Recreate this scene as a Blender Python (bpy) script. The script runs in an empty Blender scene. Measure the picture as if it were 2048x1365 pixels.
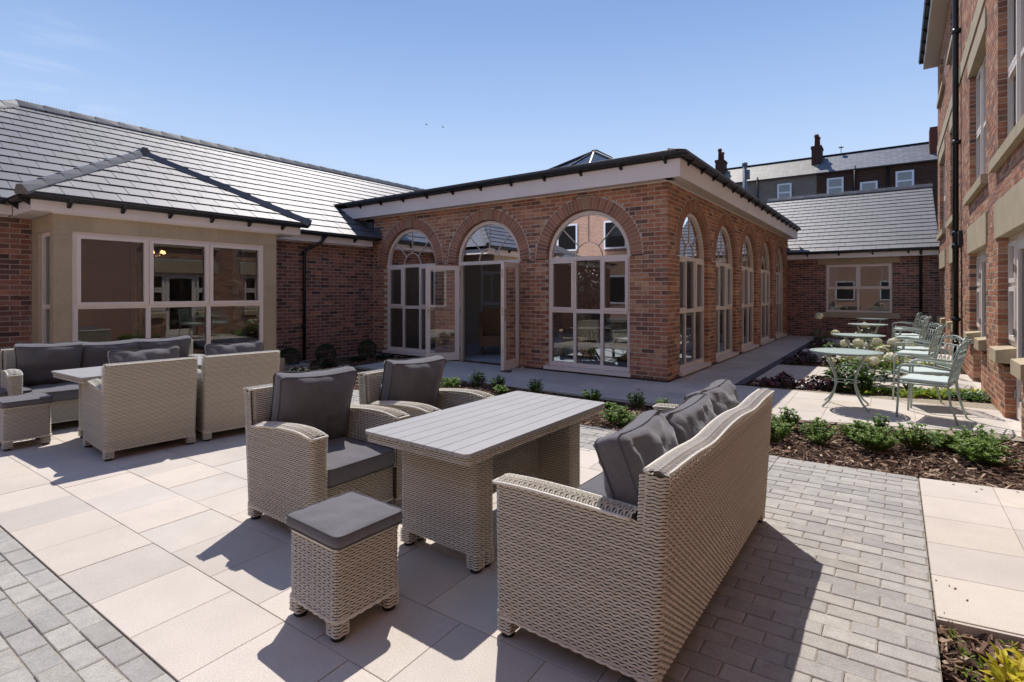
import bpy, math, random, mathutils
from mathutils import Vector, Matrix, noise as mnoise
S = bpy.context.scene
R = math.radians
rnd = random.Random(7)

# ------------------------------------------------------------ camera, light, exposure
CAM = Vector((3.019, -8.456, 1.465)); YAW = R(36.1); FOC = 1053.6 / 2048 * 36
cd = bpy.data.cameras.new('camera'); cam = bpy.data.objects.new('camera', cd)
S.collection.objects.link(cam); cam.location = CAM; cam.rotation_euler = (R(90), 0, YAW)
cd.lens = FOC; cd.sensor_width = 36; cd.shift_y = -(682.5 - 586.5) / 2048
cd.clip_start = 0.05; cd.clip_end = 2000
S.camera = cam
SUN = Vector((-0.37, 0.50, 1.0)).normalized()
w = bpy.data.worlds.new('World'); S.world = w; w.use_nodes = True
nt = w.node_tree; nt.nodes.clear()
sky = nt.nodes.new('ShaderNodeTexSky'); sky.sky_type = 'NISHITA'; sky.sun_disc = False
sky.sun_elevation = math.asin(SUN.z); sky.sun_rotation = math.atan2(SUN.x, SUN.y)
sky.air_density = 1.0; sky.dust_density = 0.6; sky.ozone_density = 1.6; sky.altitude = 50
bg = nt.nodes.new('ShaderNodeBackground'); bg.inputs[1].default_value = 0.13
wo = nt.nodes.new('ShaderNodeOutputWorld')
mxs = nt.nodes.new('ShaderNodeMix'); mxs.data_type = 'RGBA'; mxs.inputs[0].default_value = 0.88
stc = nt.nodes.new('ShaderNodeTexCoord'); ssp = nt.nodes.new('ShaderNodeSeparateXYZ'); srp = nt.nodes.new('ShaderNodeValToRGB')
nt.links.new(stc.outputs['Generated'], ssp.inputs[0]); nt.links.new(ssp.outputs[2], srp.inputs[0])
el = srp.color_ramp.elements; el[0].position = 0.0; el[0].color = (.62, .73, .90, 1); el[1].position = .85; el[1].color = (.13, .25, .56, 1)
for p_, c_ in ((.2, (.50, .635, .86, 1)), (.33, (.33, .48, .78, 1)), (.47, (.19, .33, .64, 1))): em = el.new(p_); em.color = c_
ssc = nt.nodes.new('ShaderNodeVectorMath'); ssc.operation = 'SCALE'; ssc.inputs['Scale'].default_value = 4.85
nt.links.new(srp.outputs[0], ssc.inputs[0]); nt.links.new(ssc.outputs[0], mxs.inputs[7])
nt.links.new(sky.outputs[0], mxs.inputs[6])
# one faint cirrus wisp, high on the left
wdir = Vector((-.915 * math.cos(YAW) - math.sin(YAW), -.915 * math.sin(YAW) + math.cos(YAW), .395)).normalized()
wdp = nt.nodes.new('ShaderNodeVectorMath'); wdp.operation = 'DISTANCE'; wdp.inputs[1].default_value = wdir; nt.links.new(stc.outputs['Generated'], wdp.inputs[0])
wmr = nt.nodes.new('ShaderNodeMapRange'); wmr.inputs[1].default_value = .02; wmr.inputs[2].default_value = .14; wmr.inputs[3].default_value = .2; wmr.inputs[4].default_value = 0; nt.links.new(wdp.outputs['Value'], wmr.inputs[0])
wmp = nt.nodes.new('ShaderNodeMapping'); wmp.inputs['Scale'].default_value = (9, 9, 60); wmp.inputs['Rotation'].default_value = (.12, .1, 0); nt.links.new(stc.outputs['Generated'], wmp.inputs[0])
wnz = nt.nodes.new('ShaderNodeTexNoise'); wnz.inputs['Scale'].default_value = 1.0; wnz.inputs['Detail'].default_value = 6; nt.links.new(wmp.outputs[0], wnz.inputs['Vector'])
wm2 = nt.nodes.new('ShaderNodeMapRange'); wm2.inputs[1].default_value = .48; wm2.inputs[2].default_value = .72; nt.links.new(wnz.outputs[0], wm2.inputs[0])
wml = nt.nodes.new('ShaderNodeMath'); wml.operation = 'MULTIPLY'; nt.links.new(wmr.outputs[0], wml.inputs[0]); nt.links.new(wm2.outputs[0], wml.inputs[1])
wmx = nt.nodes.new('ShaderNodeMix'); wmx.data_type = 'RGBA'; wmx.inputs[7].default_value = (4.6, 4.8, 5.2, 1); nt.links.new(wml.outputs[0], wmx.inputs[0]); nt.links.new(mxs.outputs[2], wmx.inputs[6]); nt.links.new(wmx.outputs[2], bg.inputs[0])
nt.links.new(bg.outputs[0], wo.inputs[0])
sl = bpy.data.lights.new('sun', 'SUN'); sl.energy = 2.85; sl.angle = R(0.5); sl.color = (1.0, 0.945, 0.885)
so = bpy.data.objects.new('sun', sl); S.collection.objects.link(so)
so.rotation_euler = SUN.to_track_quat('Z', 'Y').to_euler()
S.view_settings.view_transform = 'Standard'; S.view_settings.look = 'None'
S.view_settings.exposure = 0.76; S.view_settings.gamma = 1.0; S.view_settings.use_curve_mapping = False
S.cycles.max_bounces = 10; S.cycles.diffuse_bounces = 6; S.cycles.transparent_max_bounces = 12; S.cycles.glossy_bounces = 4
S.cycles.caustics_reflective = False; S.cycles.caustics_refractive = False

# ------------------------------------------------------------ materials
def mat(name, col, rough=0.7, spec=0.4, rand=0.0, cols=None, noise=(), bump=0.0, bscale=60.0, metal=0.0, alpha=None, emis=None, coat=0.0, stain=None, sheen=0.0):
    """col base; cols = ramp [(pos,rgb)] driven by a per-piece random; noise=((scale,amount),...) multiplies value"""
    m = bpy.data.materials.new(name); m.use_nodes = True
    n = m.node_tree.nodes; l = m.node_tree.links
    b = n['Principled BSDF']
    b.inputs['Roughness'].default_value = rough; b.inputs['Metallic'].default_value = metal
    b.inputs['Specular IOR Level'].default_value = spec
    if coat: b.inputs['Coat Weight'].default_value = coat; b.inputs['Coat Roughness'].default_value = 0.1
    if sheen: b.inputs['Sheen Weight'].default_value = sheen
    tc = n.new('ShaderNodeTexCoord'); geo = n.new('ShaderNodeNewGeometry')
    cur = None
    rgb = n.new('ShaderNodeRGB'); rgb.outputs[0].default_value = (*col, 1); cur = rgb.outputs[0]
    fr = None
    if rand or cols:
        oi = n.new('ShaderNodeObjectInfo'); ad = n.new('ShaderNodeMath'); ad.operation = 'ADD'
        l.new(oi.outputs['Random'], ad.inputs[0]); l.new(geo.outputs['Random Per Island'], ad.inputs[1])
        f = n.new('ShaderNodeMath'); f.operation = 'FRACT'; l.new(ad.outputs[0], f.inputs[0]); fr = f.outputs[0]
    if cols:
        cr = n.new('ShaderNodeValToRGB'); e = cr.color_ramp.elements
        e[0].position = cols[0][0]; e[0].color = (*cols[0][1], 1)
        e[1].position = cols[-1][0]; e[1].color = (*cols[-1][1], 1)
        for p, c in cols[1:-1]:
            x = e.new(p); x.color = (*c, 1)
        l.new(fr, cr.inputs[0]); cur = cr.outputs[0]
    if rand:
        m2 = n.new('ShaderNodeMath'); m2.operation = 'MULTIPLY'; m2.inputs[1].default_value = 7.31; l.new(fr, m2.inputs[0])
        f2 = n.new('ShaderNodeMath'); f2.operation = 'FRACT'; l.new(m2.outputs[0], f2.inputs[0])
        mr = n.new('ShaderNodeMapRange'); mr.inputs[3].default_value = 1 - rand; mr.inputs[4].default_value = 1 + rand; l.new(f2.outputs[0], mr.inputs[0])
        mx = n.new('ShaderNodeVectorMath'); mx.operation = 'SCALE'; l.new(cur, mx.inputs[0]); l.new(mr.outputs[0], mx.inputs['Scale']); cur = mx.outputs[0]
    for sc, am in noise:
        nz = n.new('ShaderNodeTexNoise'); nz.inputs['Scale'].default_value = sc; nz.inputs['Detail'].default_value = 5
        l.new(geo.outputs['Position'], nz.inputs['Vector'])
        mr = n.new('ShaderNodeMapRange'); mr.inputs[1].default_value = 0.3; mr.inputs[2].default_value = 0.7
        mr.inputs[3].default_value = 1 - am; mr.inputs[4].default_value = 1 + am; l.new(nz.outputs[0], mr.inputs[0])
        mx = n.new('ShaderNodeVectorMath'); mx.operation = 'SCALE'; l.new(cur, mx.inputs[0]); l.new(mr.outputs[0], mx.inputs['Scale']); cur = mx.outputs[0]
    if stain:
        sc, th, c2, amt = stain
        nz = n.new('ShaderNodeTexNoise'); nz.inputs['Scale'].default_value = sc; nz.inputs['Detail'].default_value = 6; nz.inputs['Roughness'].default_value = 0.65
        l.new(geo.outputs['Position'], nz.inputs['Vector'])
        mr = n.new('ShaderNodeMapRange'); mr.inputs[1].default_value = th; mr.inputs[2].default_value = th + 0.12; mr.inputs[4].default_value = amt
        l.new(nz.outputs[0], mr.inputs[0])
        mi = n.new('ShaderNodeMix'); mi.data_type = 'RGBA'; l.new(mr.outputs[0], mi.inputs[0]); l.new(cur, mi.inputs[6]); mi.inputs[7].default_value = (*c2, 1); cur = mi.outputs[2]
    l.new(cur, b.inputs['Base Color'])
    if bump:
        nz = n.new('ShaderNodeTexNoise'); nz.inputs['Scale'].default_value = bscale; nz.inputs['Detail'].default_value = 6
        l.new(geo.outputs['Position'], nz.inputs['Vector'])
        bp = n.new('ShaderNodeBump'); bp.inputs['Strength'].default_value = 1.0; bp.inputs['Distance'].default_value = bump
        l.new(nz.outputs[0], bp.inputs['Height']); l.new(bp.outputs[0], b.inputs['Normal'])
    if emis:
        b.inputs['Emission Color'].default_value = (*emis[0], 1); b.inputs['Emission Strength'].default_value = emis[1]
    return m

BR = [(0.0, (.19, .11, .085)), (0.12, (.30, .145, .095)), (0.4, (.39, .17, .098)), (0.72, (.45, .21, .12)), (0.92, (.52, .30, .175)), (1.0, (.25, .15, .11))]
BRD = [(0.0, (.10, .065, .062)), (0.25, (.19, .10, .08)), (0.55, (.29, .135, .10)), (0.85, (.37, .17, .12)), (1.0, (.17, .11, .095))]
M = {
 'brick': mat('brick_red', (.3, .1, .06), 0.85, 0.25, 0.16, BR, ((9, .2), (60, .22)), 0.0012, 90),
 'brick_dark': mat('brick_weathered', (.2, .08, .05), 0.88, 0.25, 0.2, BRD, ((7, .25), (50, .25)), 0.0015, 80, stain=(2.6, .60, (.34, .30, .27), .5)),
 'arch': mat('brick_arch', (.3, .1, .06), 0.85, 0.25, 0.12, [(0, (.29, .15, .105)), (.5, (.36, .18, .12)), (1, (.42, .21, .135))], ((50, .15),), 0.001, 90),
 'mortar': mat('mortar', (.58, .50, .41), 0.95, 0.1, 0, None, ((25, .15),), 0.002, 120),
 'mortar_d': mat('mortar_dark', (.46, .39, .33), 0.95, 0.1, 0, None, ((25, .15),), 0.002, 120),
 'stone': mat('sandstone', (.46, .375, .25), 0.85, 0.2, 0.05, None, ((3, .08), (40, .06)), 0.0006, 150),
 'key': mat('keystone_stone', (.36, .25, .17), 0.85, 0.2, 0, None, ((9, .1),)),
 'stone_j': mat('stone_joint', (.50, .44, .35), 0.9, 0.1),
 'frame': mat('frame_cream', (.83, .73, .64), 0.42, 0.45, 0, None, ((2, .03),)),
 'fascia': mat('fascia_cream', (.84, .77, .72), 0.45, 0.4, 0, None, ((1.3, .06),)),
 'soffit': mat('soffit_boards', (.60, .53, .46), 0.6, 0.3),
 'slab': mat('slab_buff', (.56, .50, .435), 0.8, 0.3, 0.06, [(0, (.52, .47, .415)), (.5, (.56, .505, .445)), (1, (.585, .515, .435))], ((1.0, .07), (5, .04), (180, .16)), 0.0005, 260, stain=(1.7, .60, (.42, .36, .29), .3)),
 'block': mat('block_grey', (.3, .29, .27), 0.88, 0.25, 0.07, [(0, (.33, .315, .295)), (.35, (.365, .35, .32)), (.7, (.41, .39, .35)), (1, (.345, .325, .295))], ((14, .10), (150, .18)), 0.0009, 220),
 'joint': mat('sand_joint', (.33, .285, .22), 0.95, 0.1, 0, None, ((40, .3),), 0.002, 100),
 'soil': mat('soil', (.045, .03, .022), 0.98, 0.1, 0, None, ((12, .4),), 0.01, 40),
 'bark': mat('bark_chip', (.2, .12, .08), 0.85, 0.2, 0.3, [(0, (.07, .04, .028)), (.35, (.17, .10, .068)), (.7, (.30, .195, .13)), (.9, (.50, .38, .27)), (1, (.10, .06, .045))], ((90, .2),), 0.001, 200),
 'tile': mat('roof_tile', (.10, .098, .108), 0.50, 0.6, 0.13, None, ((3, .1), (70, .15)), 0.0009, 170),
 'tile_cap': mat('ridge_tile', (.13, .125, .125), 0.45, 0.5, 0.1, None, ((30, .12),), 0.0008, 140),
 'tile_u': mat('roof_underlay', (.012, .012, .014), 0.9, 0.1),
 'black': mat('black_plastic', (.012, .012, .013), 0.35, 0.5),
 'wick': mat('wicker', (.40, .35, .275), 0.5, 0.4, 0.03, [(0, (.64, .60, .51)), (.5, (.67, .63, .54)), (1, (.70, .66, .57))], ((160, .16),)),
 'dark_backing': mat('gap_shade_backing', (.07, .055, .04), 0.9, 0.1),  # dark solid added behind the weave; shade of the gaps put into its colour
 'slat': mat('table_slat', (.33, .325, .325), 0.55, 0.35, 0.03, None, ((4, .05), (80, .04))),
 'cush': mat('cushion_fabric', (.125, .119, .130), 0.9, 0.2, 0.0, None, ((7, .06), (70, .09), (420, .2)), 0.0004, 700, sheen=.3),
 'pipe': mat('cushion_piping', (.09, .086, .094), 0.85, 0.2),
 'mint': mat('mint_metal', (.36, .43, .38), 0.4, 0.5, 0, None, ((20, .05),)),
 'mint_c': mat('mint_cushion', (.53, .60, .57), 0.9, 0.2, 0, None, ((8, .04),)),
 'steel': mat('steel', (.5, .5, .5), 0.25, 0.5, metal=1.0),
 'render_w': mat('render_grey', (.17, .15, .135), 0.95, 0.1, 0, None, ((1.2, .15), (9, .12)), 0.004, 30),
 'upvc': mat('white_upvc', (.62, .66, .74), 0.4, 0.4),
 'plaster': mat('plaster', (.42, .38, .34), 0.9, 0.1),
 'carpet': mat('carpet', (.40, .42, .45), 0.95, 0.1, 0, None, ((14, .35),)),
 'wood': mat('dark_wood', (.09, .05, .03), 0.45, 0.4, 0, None, ((8, .2),)),
 'fab_tan': mat('tan_upholstery', (.24, .16, .10), 0.9, 0.15, 0, None, ((20, .1),)),
 'fab_grey': mat('grey_upholstery', (.36, .35, .34), 0.9, 0.15, 0, None, ((20, .1),)),
 'curtain': mat('curtain', (.45, .52, .60), 0.9, 0.1, 0, None, ((6, .15),)),
 'leaf': mat('leaf_green', (.05, .11, .03), 0.5, 0.35, 0.25, [(0, (.06, .125, .02)), (.5, (.14, .25, .035)), (1, (.26, .38, .07))]),
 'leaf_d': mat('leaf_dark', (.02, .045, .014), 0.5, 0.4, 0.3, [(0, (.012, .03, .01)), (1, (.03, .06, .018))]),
 'leaf_y': mat('leaf_lime', (.30, .36, .04), 0.5, 0.4, 0.2, [(0, (.12, .24, .03)), (.6, (.26, .36, .04)), (1, (.50, .48, .06))]),
 'leaf_yel': mat('leaf_yellow', (.6, .5, .05), 0.45, 0.4, 0.15, [(0, (.35, .42, .03)), (.5, (.62, .52, .04)), (1, (.72, .60, .09))]),
 'leaf_p': mat('leaf_purple', (.05, .018, .022), 0.38, 0.5, 0.3, [(0, (.025, .012, .016)), (.7, (.06, .018, .026)), (1, (.16, .03, .045))]),
 'leaf_h': mat('leaf_hydrangea', (.04, .10, .02), 0.45, 0.45, 0.25, [(0, (.03, .085, .016)), (1, (.12, .22, .035))]),
 'petal': mat('petal_cream', (.78, .76, .58), 0.7, 0.2, 0.08, [(0, (.80, .80, .56)), (1, (.88, .86, .74))]),
 'stem': mat('stem', (.09, .12, .04), 0.6, 0.3),
 'lead': mat('lead_flashing', (.10, .105, .115), 0.5, 0.4, metal=0.2),
 'strip': mat('edging_dark', (.045, .047, .06), 0.5, 0.4, 0, None, ((8, .2),)),
 'roofdark': mat('roof_membrane', (.04, .04, .045), 0.7, 0.3),
}
def translucent(m, amt):
    n = m.node_tree.nodes; l = m.node_tree.links; b = n['Principled BSDF']; out = n['Material Output']
    src = b.inputs['Base Color'].links[0].from_socket
    t = n.new('ShaderNodeBsdfTranslucent'); l.new(src, t.inputs[0]); mx = n.new('ShaderNodeMixShader'); mx.inputs[0].default_value = amt
    l.new(b.outputs[0], mx.inputs[1]); l.new(t.outputs[0], mx.inputs[2]); l.new(mx.outputs[0], out.inputs[0])
for k, a in (('leaf', .3), ('leaf_y', .45), ('leaf_yel', .45), ('leaf_p', .2), ('leaf_h', .35), ('petal', .25), ('curtain', .4)): translucent(M[k], a)
def glass_mat(name, tint, ior, rough=0.0):
    m = bpy.data.materials.new(name); m.use_nodes = True; n = m.node_tree.nodes; l = m.node_tree.links
    n.remove(n['Principled BSDF']); out = n['Material Output']
    t = n.new('ShaderNodeBsdfTransparent'); t.inputs[0].default_value = (*tint, 1)
    g = n.new('ShaderNodeBsdfGlossy'); g.inputs['Roughness'].default_value = rough; g.inputs[0].default_value = (1, 1, 1, 1)
    f = n.new('ShaderNodeFresnel'); f.inputs[0].default_value = ior
    mx = n.new('ShaderNodeMixShader'); l.new(f.outputs[0], mx.inputs[0]); l.new(t.outputs[0], mx.inputs[1]); l.new(g.outputs[0], mx.inputs[2]); l.new(mx.outputs[0], out.inputs[0])
    return m
M['glass'] = glass_mat('window_glass', (.82, .86, .85), 2.25)
M['glass2'] = glass_mat('roof_glass', (.75, .8, .85), 1.6)
def bricktex(name, c1, c2, mc, sx=1.0):
    m = bpy.data.materials.new(name); m.use_nodes = True; n = m.node_tree.nodes; l = m.node_tree.links; b = n['Principled BSDF']
    g = n.new('ShaderNodeTexCoord'); sp = n.new('ShaderNodeSeparateXYZ'); l.new(g.outputs['Object'], sp.inputs[0])
    ad = n.new('ShaderNodeMath'); ad.operation = 'ADD'; l.new(sp.outputs[0], ad.inputs[0]); l.new(sp.outputs[1], ad.inputs[1])
    cb = n.new('ShaderNodeCombineXYZ'); l.new(ad.outputs[0], cb.inputs[0]); l.new(sp.outputs[2], cb.inputs[1])
    t = n.new('ShaderNodeTexBrick'); t.inputs['Color1'].default_value = (*c1, 1); t.inputs['Color2'].default_value = (*c2, 1); t.inputs['Mortar'].default_value = (*mc, 1)
    t.inputs['Scale'].default_value = 1; t.inputs['Brick Width'].default_value = .225 * sx; t.inputs['Row Height'].default_value = .075 * sx; t.inputs['Mortar Size'].default_value = .008 * sx
    l.new(cb.outputs[0], t.inputs[0]); l.new(t.outputs[0], b.inputs['Base Color']); b.inputs['Roughness'].default_value = .9; b.inputs['Specular IOR Level'].default_value = .2
    return m
M['bricktex'] = bricktex('brickwork_far', (.30, .14, .10), (.42, .19, .125), (.5, .43, .37))
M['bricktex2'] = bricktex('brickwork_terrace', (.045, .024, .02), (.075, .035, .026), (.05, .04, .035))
M['slate_a'] = bricktex('slate_bluish', (.11, .12, .15), (.19, .20, .235), (.05, .05, .06), 1.3)
M['slate_b'] = bricktex('slate_buff', (.20, .18, .15), (.31, .28, .235), (.10, .09, .08), 1.3)
for k in ('slate_a', 'slate_b'): M[k].node_tree.nodes['Principled BSDF'].inputs['Roughness'].default_value = .55

# ------------------------------------------------------------ helpers
CO = S.collection
def link(o, parent=None):
    CO.objects.link(o)
    if parent is not None: o.parent = parent
    return o
def thing(name, label, cat, loc=(0, 0, 0), rz=0.0, group=None):
    o = bpy.data.objects.new(name, None); o.empty_display_size = .1; o.location = loc; o.rotation_euler = (0, 0, rz)
    o['label'] = label; o['category'] = cat
    if group: o['group'] = group
    return link(o)
def tag(o, label, cat, group=None):
    o['label'] = label; o['category'] = cat
    if group: o['group'] = group
    return o
class G:
    """collects geometry"""
    def __init__(s): s.v = []; s.f = []; s.sm = False
    def box(s, x0, y0, z0, x1, y1, z1):
        return s.hexa([(x0, y0, z0), (x1, y0, z0), (x1, y1, z0), (x0, y1, z0)], [(x0, y0, z1), (x1, y0, z1), (x1, y1, z1), (x0, y1, z1)])
    def hexa(s, b, t):
        i = len(s.v); k = len(b); s.v += [tuple(p) for p in b] + [tuple(p) for p in t]
        s.f.append(tuple(i + j for j in reversed(range(k)))); s.f.append(tuple(i + k + j for j in range(k)))
        for j in range(k): s.f.append((i + j, i + (j + 1) % k, i + k + (j + 1) % k, i + k + j))
        return s
    def poly(s, pts):
        i = len(s.v); s.v += [tuple(p) for p in pts]; s.f.append(tuple(range(i, i + len(pts)))); return s
    def bar(s, p, q, w, h, up=(0, 0, 1)):
        p = Vector(p); q = Vector(q); d = (q - p).normalized(); u = Vector(up)
        a = d.cross(u)
        if a.length < 1e-4: a = d.cross(Vector((1, 0, 0)))
        a.normalize(); b = a.cross(d).normalized(); a *= w / 2; b *= h / 2
        return s.hexa([p - a - b, p + a - b, p + a + b, p - a + b], [q - a - b, q + a - b, q + a + b, q - a + b])
    def tube(s, pts, r, n=6, cap=True, closed=False):
        pts = [Vector(p) for p in pts]; base = len(s.v); up = None; m = len(pts)
        for i, p in enumerate(pts):
            d = (pts[(i + 1) % m] - pts[i - 1]) if closed else (pts[min(i + 1, m - 1)] - pts[max(i - 1, 0)])
            d.normalize()
            if up is None:
                up = Vector((0, 0, 1)) if abs(d.z) < .9 else Vector((1, 0, 0))
            a = d.cross(up).normalized(); up = a.cross(d).normalized()
            rr = r[i] if isinstance(r, (list, tuple)) else r
            for k in range(n):
                t = 2 * math.pi * k / n; s.v.append(tuple(p + a * math.cos(t) * rr + up * math.sin(t) * rr))
        for i in range(m if closed else m - 1):
            j = (i + 1) % m
            for k in range(n):
                s.f.append((base + i * n + k, base + i * n + (k + 1) % n, base + j * n + (k + 1) % n, base + j * n + k))
        if cap and not closed:
            s.f.append(tuple(base + k for k in reversed(range(n)))); s.f.append(tuple(base + (m - 1) * n + k for k in range(n)))
        return s
    def disc(s, c, r, z0, z1, n=32):
        b = [(c[0] + r * math.cos(2 * math.pi * k / n), c[1] + r * math.sin(2 * math.pi * k / n), z0) for k in range(n)]
        return s.hexa(b, [(x, y, z1) for x, y, _ in b])
    def mesh(s, name, m, smooth=False):
        me = bpy.data.meshes.new(name); me.from_pydata(s.v, [], s.f); me.materials.append(m)
        if smooth: me.shade_smooth()
        return me
    def obj(s, name, m, parent=None, smooth=False):
        return link(bpy.data.objects.new(name, s.mesh(name, m, smooth)), parent)
def struct(name, g, m):
    o = g.obj(name, m); o['kind'] = 'structure'; return o
def copy_tree(o, parent=None):
    c = o.copy(); link(c, parent)
    for ch in list(o.children): copy_tree(ch, c)
    return c
_s, _c = math.sin(YAW), math.cos(YAW)
def score(p):
    """apparent size in the photo: larger = nearer and in frame"""
    d = Vector(p) - CAM; r = d.x * _c + d.y * _s; f = -d.x * _s + d.y * _c
    if f < .3: return -1
    x = 1024 + 1053.6 * r / f; y = 586.5 - 1053.6 * d.z / f
    if x < -30 or x > 2078 or y < -30 or y > 1395: return 1e-4 / (f + 1)
    return 1 / (f * f)
def clip(poly, zone):
    out = list(poly)
    n = len(zone)
    for i in range(n):
        a = zone[i]; b = zone[(i + 1) % n]; inp = out; out = []
        if not inp: return []
        def side(p): return (b[0] - a[0]) * (p[1] - a[1]) - (b[1] - a[1]) * (p[0] - a[0])
        for j in range(len(inp)):
            p = inp[j]; q = inp[(j + 1) % len(inp)]; sp, sq = side(p), side(q)
            if sp >= 0: out.append(p)
            if (sp > 0 and sq < 0) or (sp < 0 and sq > 0):
                t = sp / (sp - sq); out.append((p[0] + t * (q[0] - p[0]), p[1] + t * (q[1] - p[1])))
    return out
def area(p): return abs(sum(p[i][0] * p[(i + 1) % len(p)][1] - p[(i + 1) % len(p)][0] * p[i][1] for i in range(len(p)))) / 2
_mc = {}
def pieces(parent, name, items, basis, hfn, m, cap=300, ch=.003, stuff_parent=None, depth=.012, skip_stuff=False):
    """items: 2D polygons in the plane given by basis (O,U,V,N). Nearest become separate objects, the rest one stuff mesh.
    hfn(x,y,poly)->height of the top face above the plane; ch = arris chamfer"""
    O, U, V, N = [Vector(t) for t in basis]
    def geo(poly):
        if sum(poly[i][0] * poly[(i + 1) % len(poly)][1] - poly[(i + 1) % len(poly)][0] * poly[i][1] for i in range(len(poly))) < 0: poly = poly[::-1]
        cx = sum(p[0] for p in poly) / len(poly); cy = sum(p[1] for p in poly) / len(poly)
        h = [hfn(x, y, poly) for x, y in poly]; k = len(poly)
        ins = []
        for x, y in poly:
            d = math.hypot(x - cx, y - cy) or 1; ins.append((x - (x - cx) / d * ch * 1.4, y - (y - cy) / d * ch * 1.4))
        return poly, ins, h, k
    def faces(i, k):
        f = [tuple(i + 2 * k + j for j in range(k))]
        for j in range(k):
            j2 = (j + 1) % k
            f.append((i + j, i + j2, i + k + j2, i + k + j)); f.append((i + k + j, i + k + j2, i + 2 * k + j2, i + 2 * k + j))
        return f
    sc = []
    for p in items:
        cx = sum(q[0] for q in p) / len(p); cy = sum(q[1] for q in p) / len(p)
        sc.append((score(O + U * cx + V * cy) * area(p) ** .5, p))
    sc.sort(key=lambda t: -t[0])
    for s_, p in sc[:cap]:
        poly, ins, h, k = geo(p); o0 = poly[0]
        key = (m.name, tuple((round(x - o0[0], 3), round(y - o0[1], 3), round(hh, 4)) for (x, y), hh in zip(poly, h)), tuple(round(c, 3) for c in (*U, *V)))
        if key not in _mc:
            g = G()
            for (x, y), hh in zip(poly, h): g.v.append(tuple(U * (x - o0[0]) + V * (y - o0[1]) - N * depth))
            for (x, y), hh in zip(poly, h): g.v.append(tuple(U * (x - o0[0]) + V * (y - o0[1]) + N * (hh - ch * .7)))
            for (x, y), hh in zip(ins, h): g.v.append(tuple(U * (x - o0[0]) + V * (y - o0[1]) + N * hh))
            g.f = faces(0, k); _mc[key] = g.mesh(name, m)
        o = bpy.data.objects.new(name, _mc[key]); o.location = O + U * o0[0] + V * o0[1]
        link(o, parent)
    if sc[cap:] and not skip_stuff:
        g = G()
        for s_, p in sc[cap:]:
            poly, ins, h, k = geo(p); i = len(g.v)
            for (x, y), hh in zip(poly, h): g.v.append(tuple(O + U * x + V * y - N * depth))
            for (x, y), hh in zip(poly, h): g.v.append(tuple(O + U * x + V * y + N * (hh - ch * .7)))
            for (x, y), hh in zip(ins, h): g.v.append(tuple(O + U * x + V * y + N * hh))
            g.f += faces(i, k)
        o = g.obj(name + '_rest', m, stuff_parent or parent); o['kind'] = 'stuff'

# ------------------------------------------------------------ walls
def brick_wall(parent, basis, W, H, excl, m, mortar, cap, thick=.28, flip=0, name='brick', back_name='wall', v_start=0.0, skip_stuff=False, end=False):
    O, U, V, N = [Vector(t) for t in basis]
    n = int(H / .075 + .5); items = []; strips = []
    for i in range(n):
        v0 = i * .075 + v_start; iv = [(0.0, W)]
        for a, b in excl(v0 + .0375):
            iv = [q for (p, r) in iv for q in ((p, min(a, r)), (max(b, p), r)) if q[1] - q[0] > .02]
        off = ((W - .213) % .225 - .225 if end else 0) - (.1125 if (i + flip) % 2 else 0)
        for p, r in iv:
            k = math.floor((p - off) / .225)
            while off + k * .225 < r:
                a = max(p, off + k * .225); b = min(r, off + k * .225 + .213)
                if b - a > .03: items.append([(a, v0 + .012), (b, v0 + .012), (b, v0 + .075), (a, v0 + .075)])
                k += 1
        if strips and strips[-1][2] == iv: strips[-1][1] = v0 + .075
        else: strips.append([v0, v0 + .075, iv])
    g = G()
    for a, b, iv in strips:
        for p, r in iv:
            e0 = .004; e1 = .011 if (end and r >= W) else .004
            lo = [O + U * x + V * a + N * z for x, z in ((p + e0, 0), (r - e1, 0), (r - e1, -thick), (p + e0, -thick))]
            hi = [q + V * (b - a) for q in lo]; g.hexa(lo, hi)
    wl = g.obj(back_name, mortar, parent)
    def h(x, y, poly): return .0015 + .0012 * ((int(poly[0][0] * 37 + 500) + int(poly[0][1] * 91)) % 3)
    pieces(wl, name, items, basis, h, m, cap, depth=.095, ch=.0018, skip_stuff=skip_stuff)
    return wl
SPR = 2.12; RO = .84
def arch_excl(cs):
    def f(v):
        out = []
        for c in cs:
            if v < SPR: out.append((c - RO, c + RO))
            elif v < SPR + 1.085:
                r = math.sqrt(1.085 ** 2 - (v - SPR) ** 2); out.append((c - r, c + r))
        return out
    return f
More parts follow.
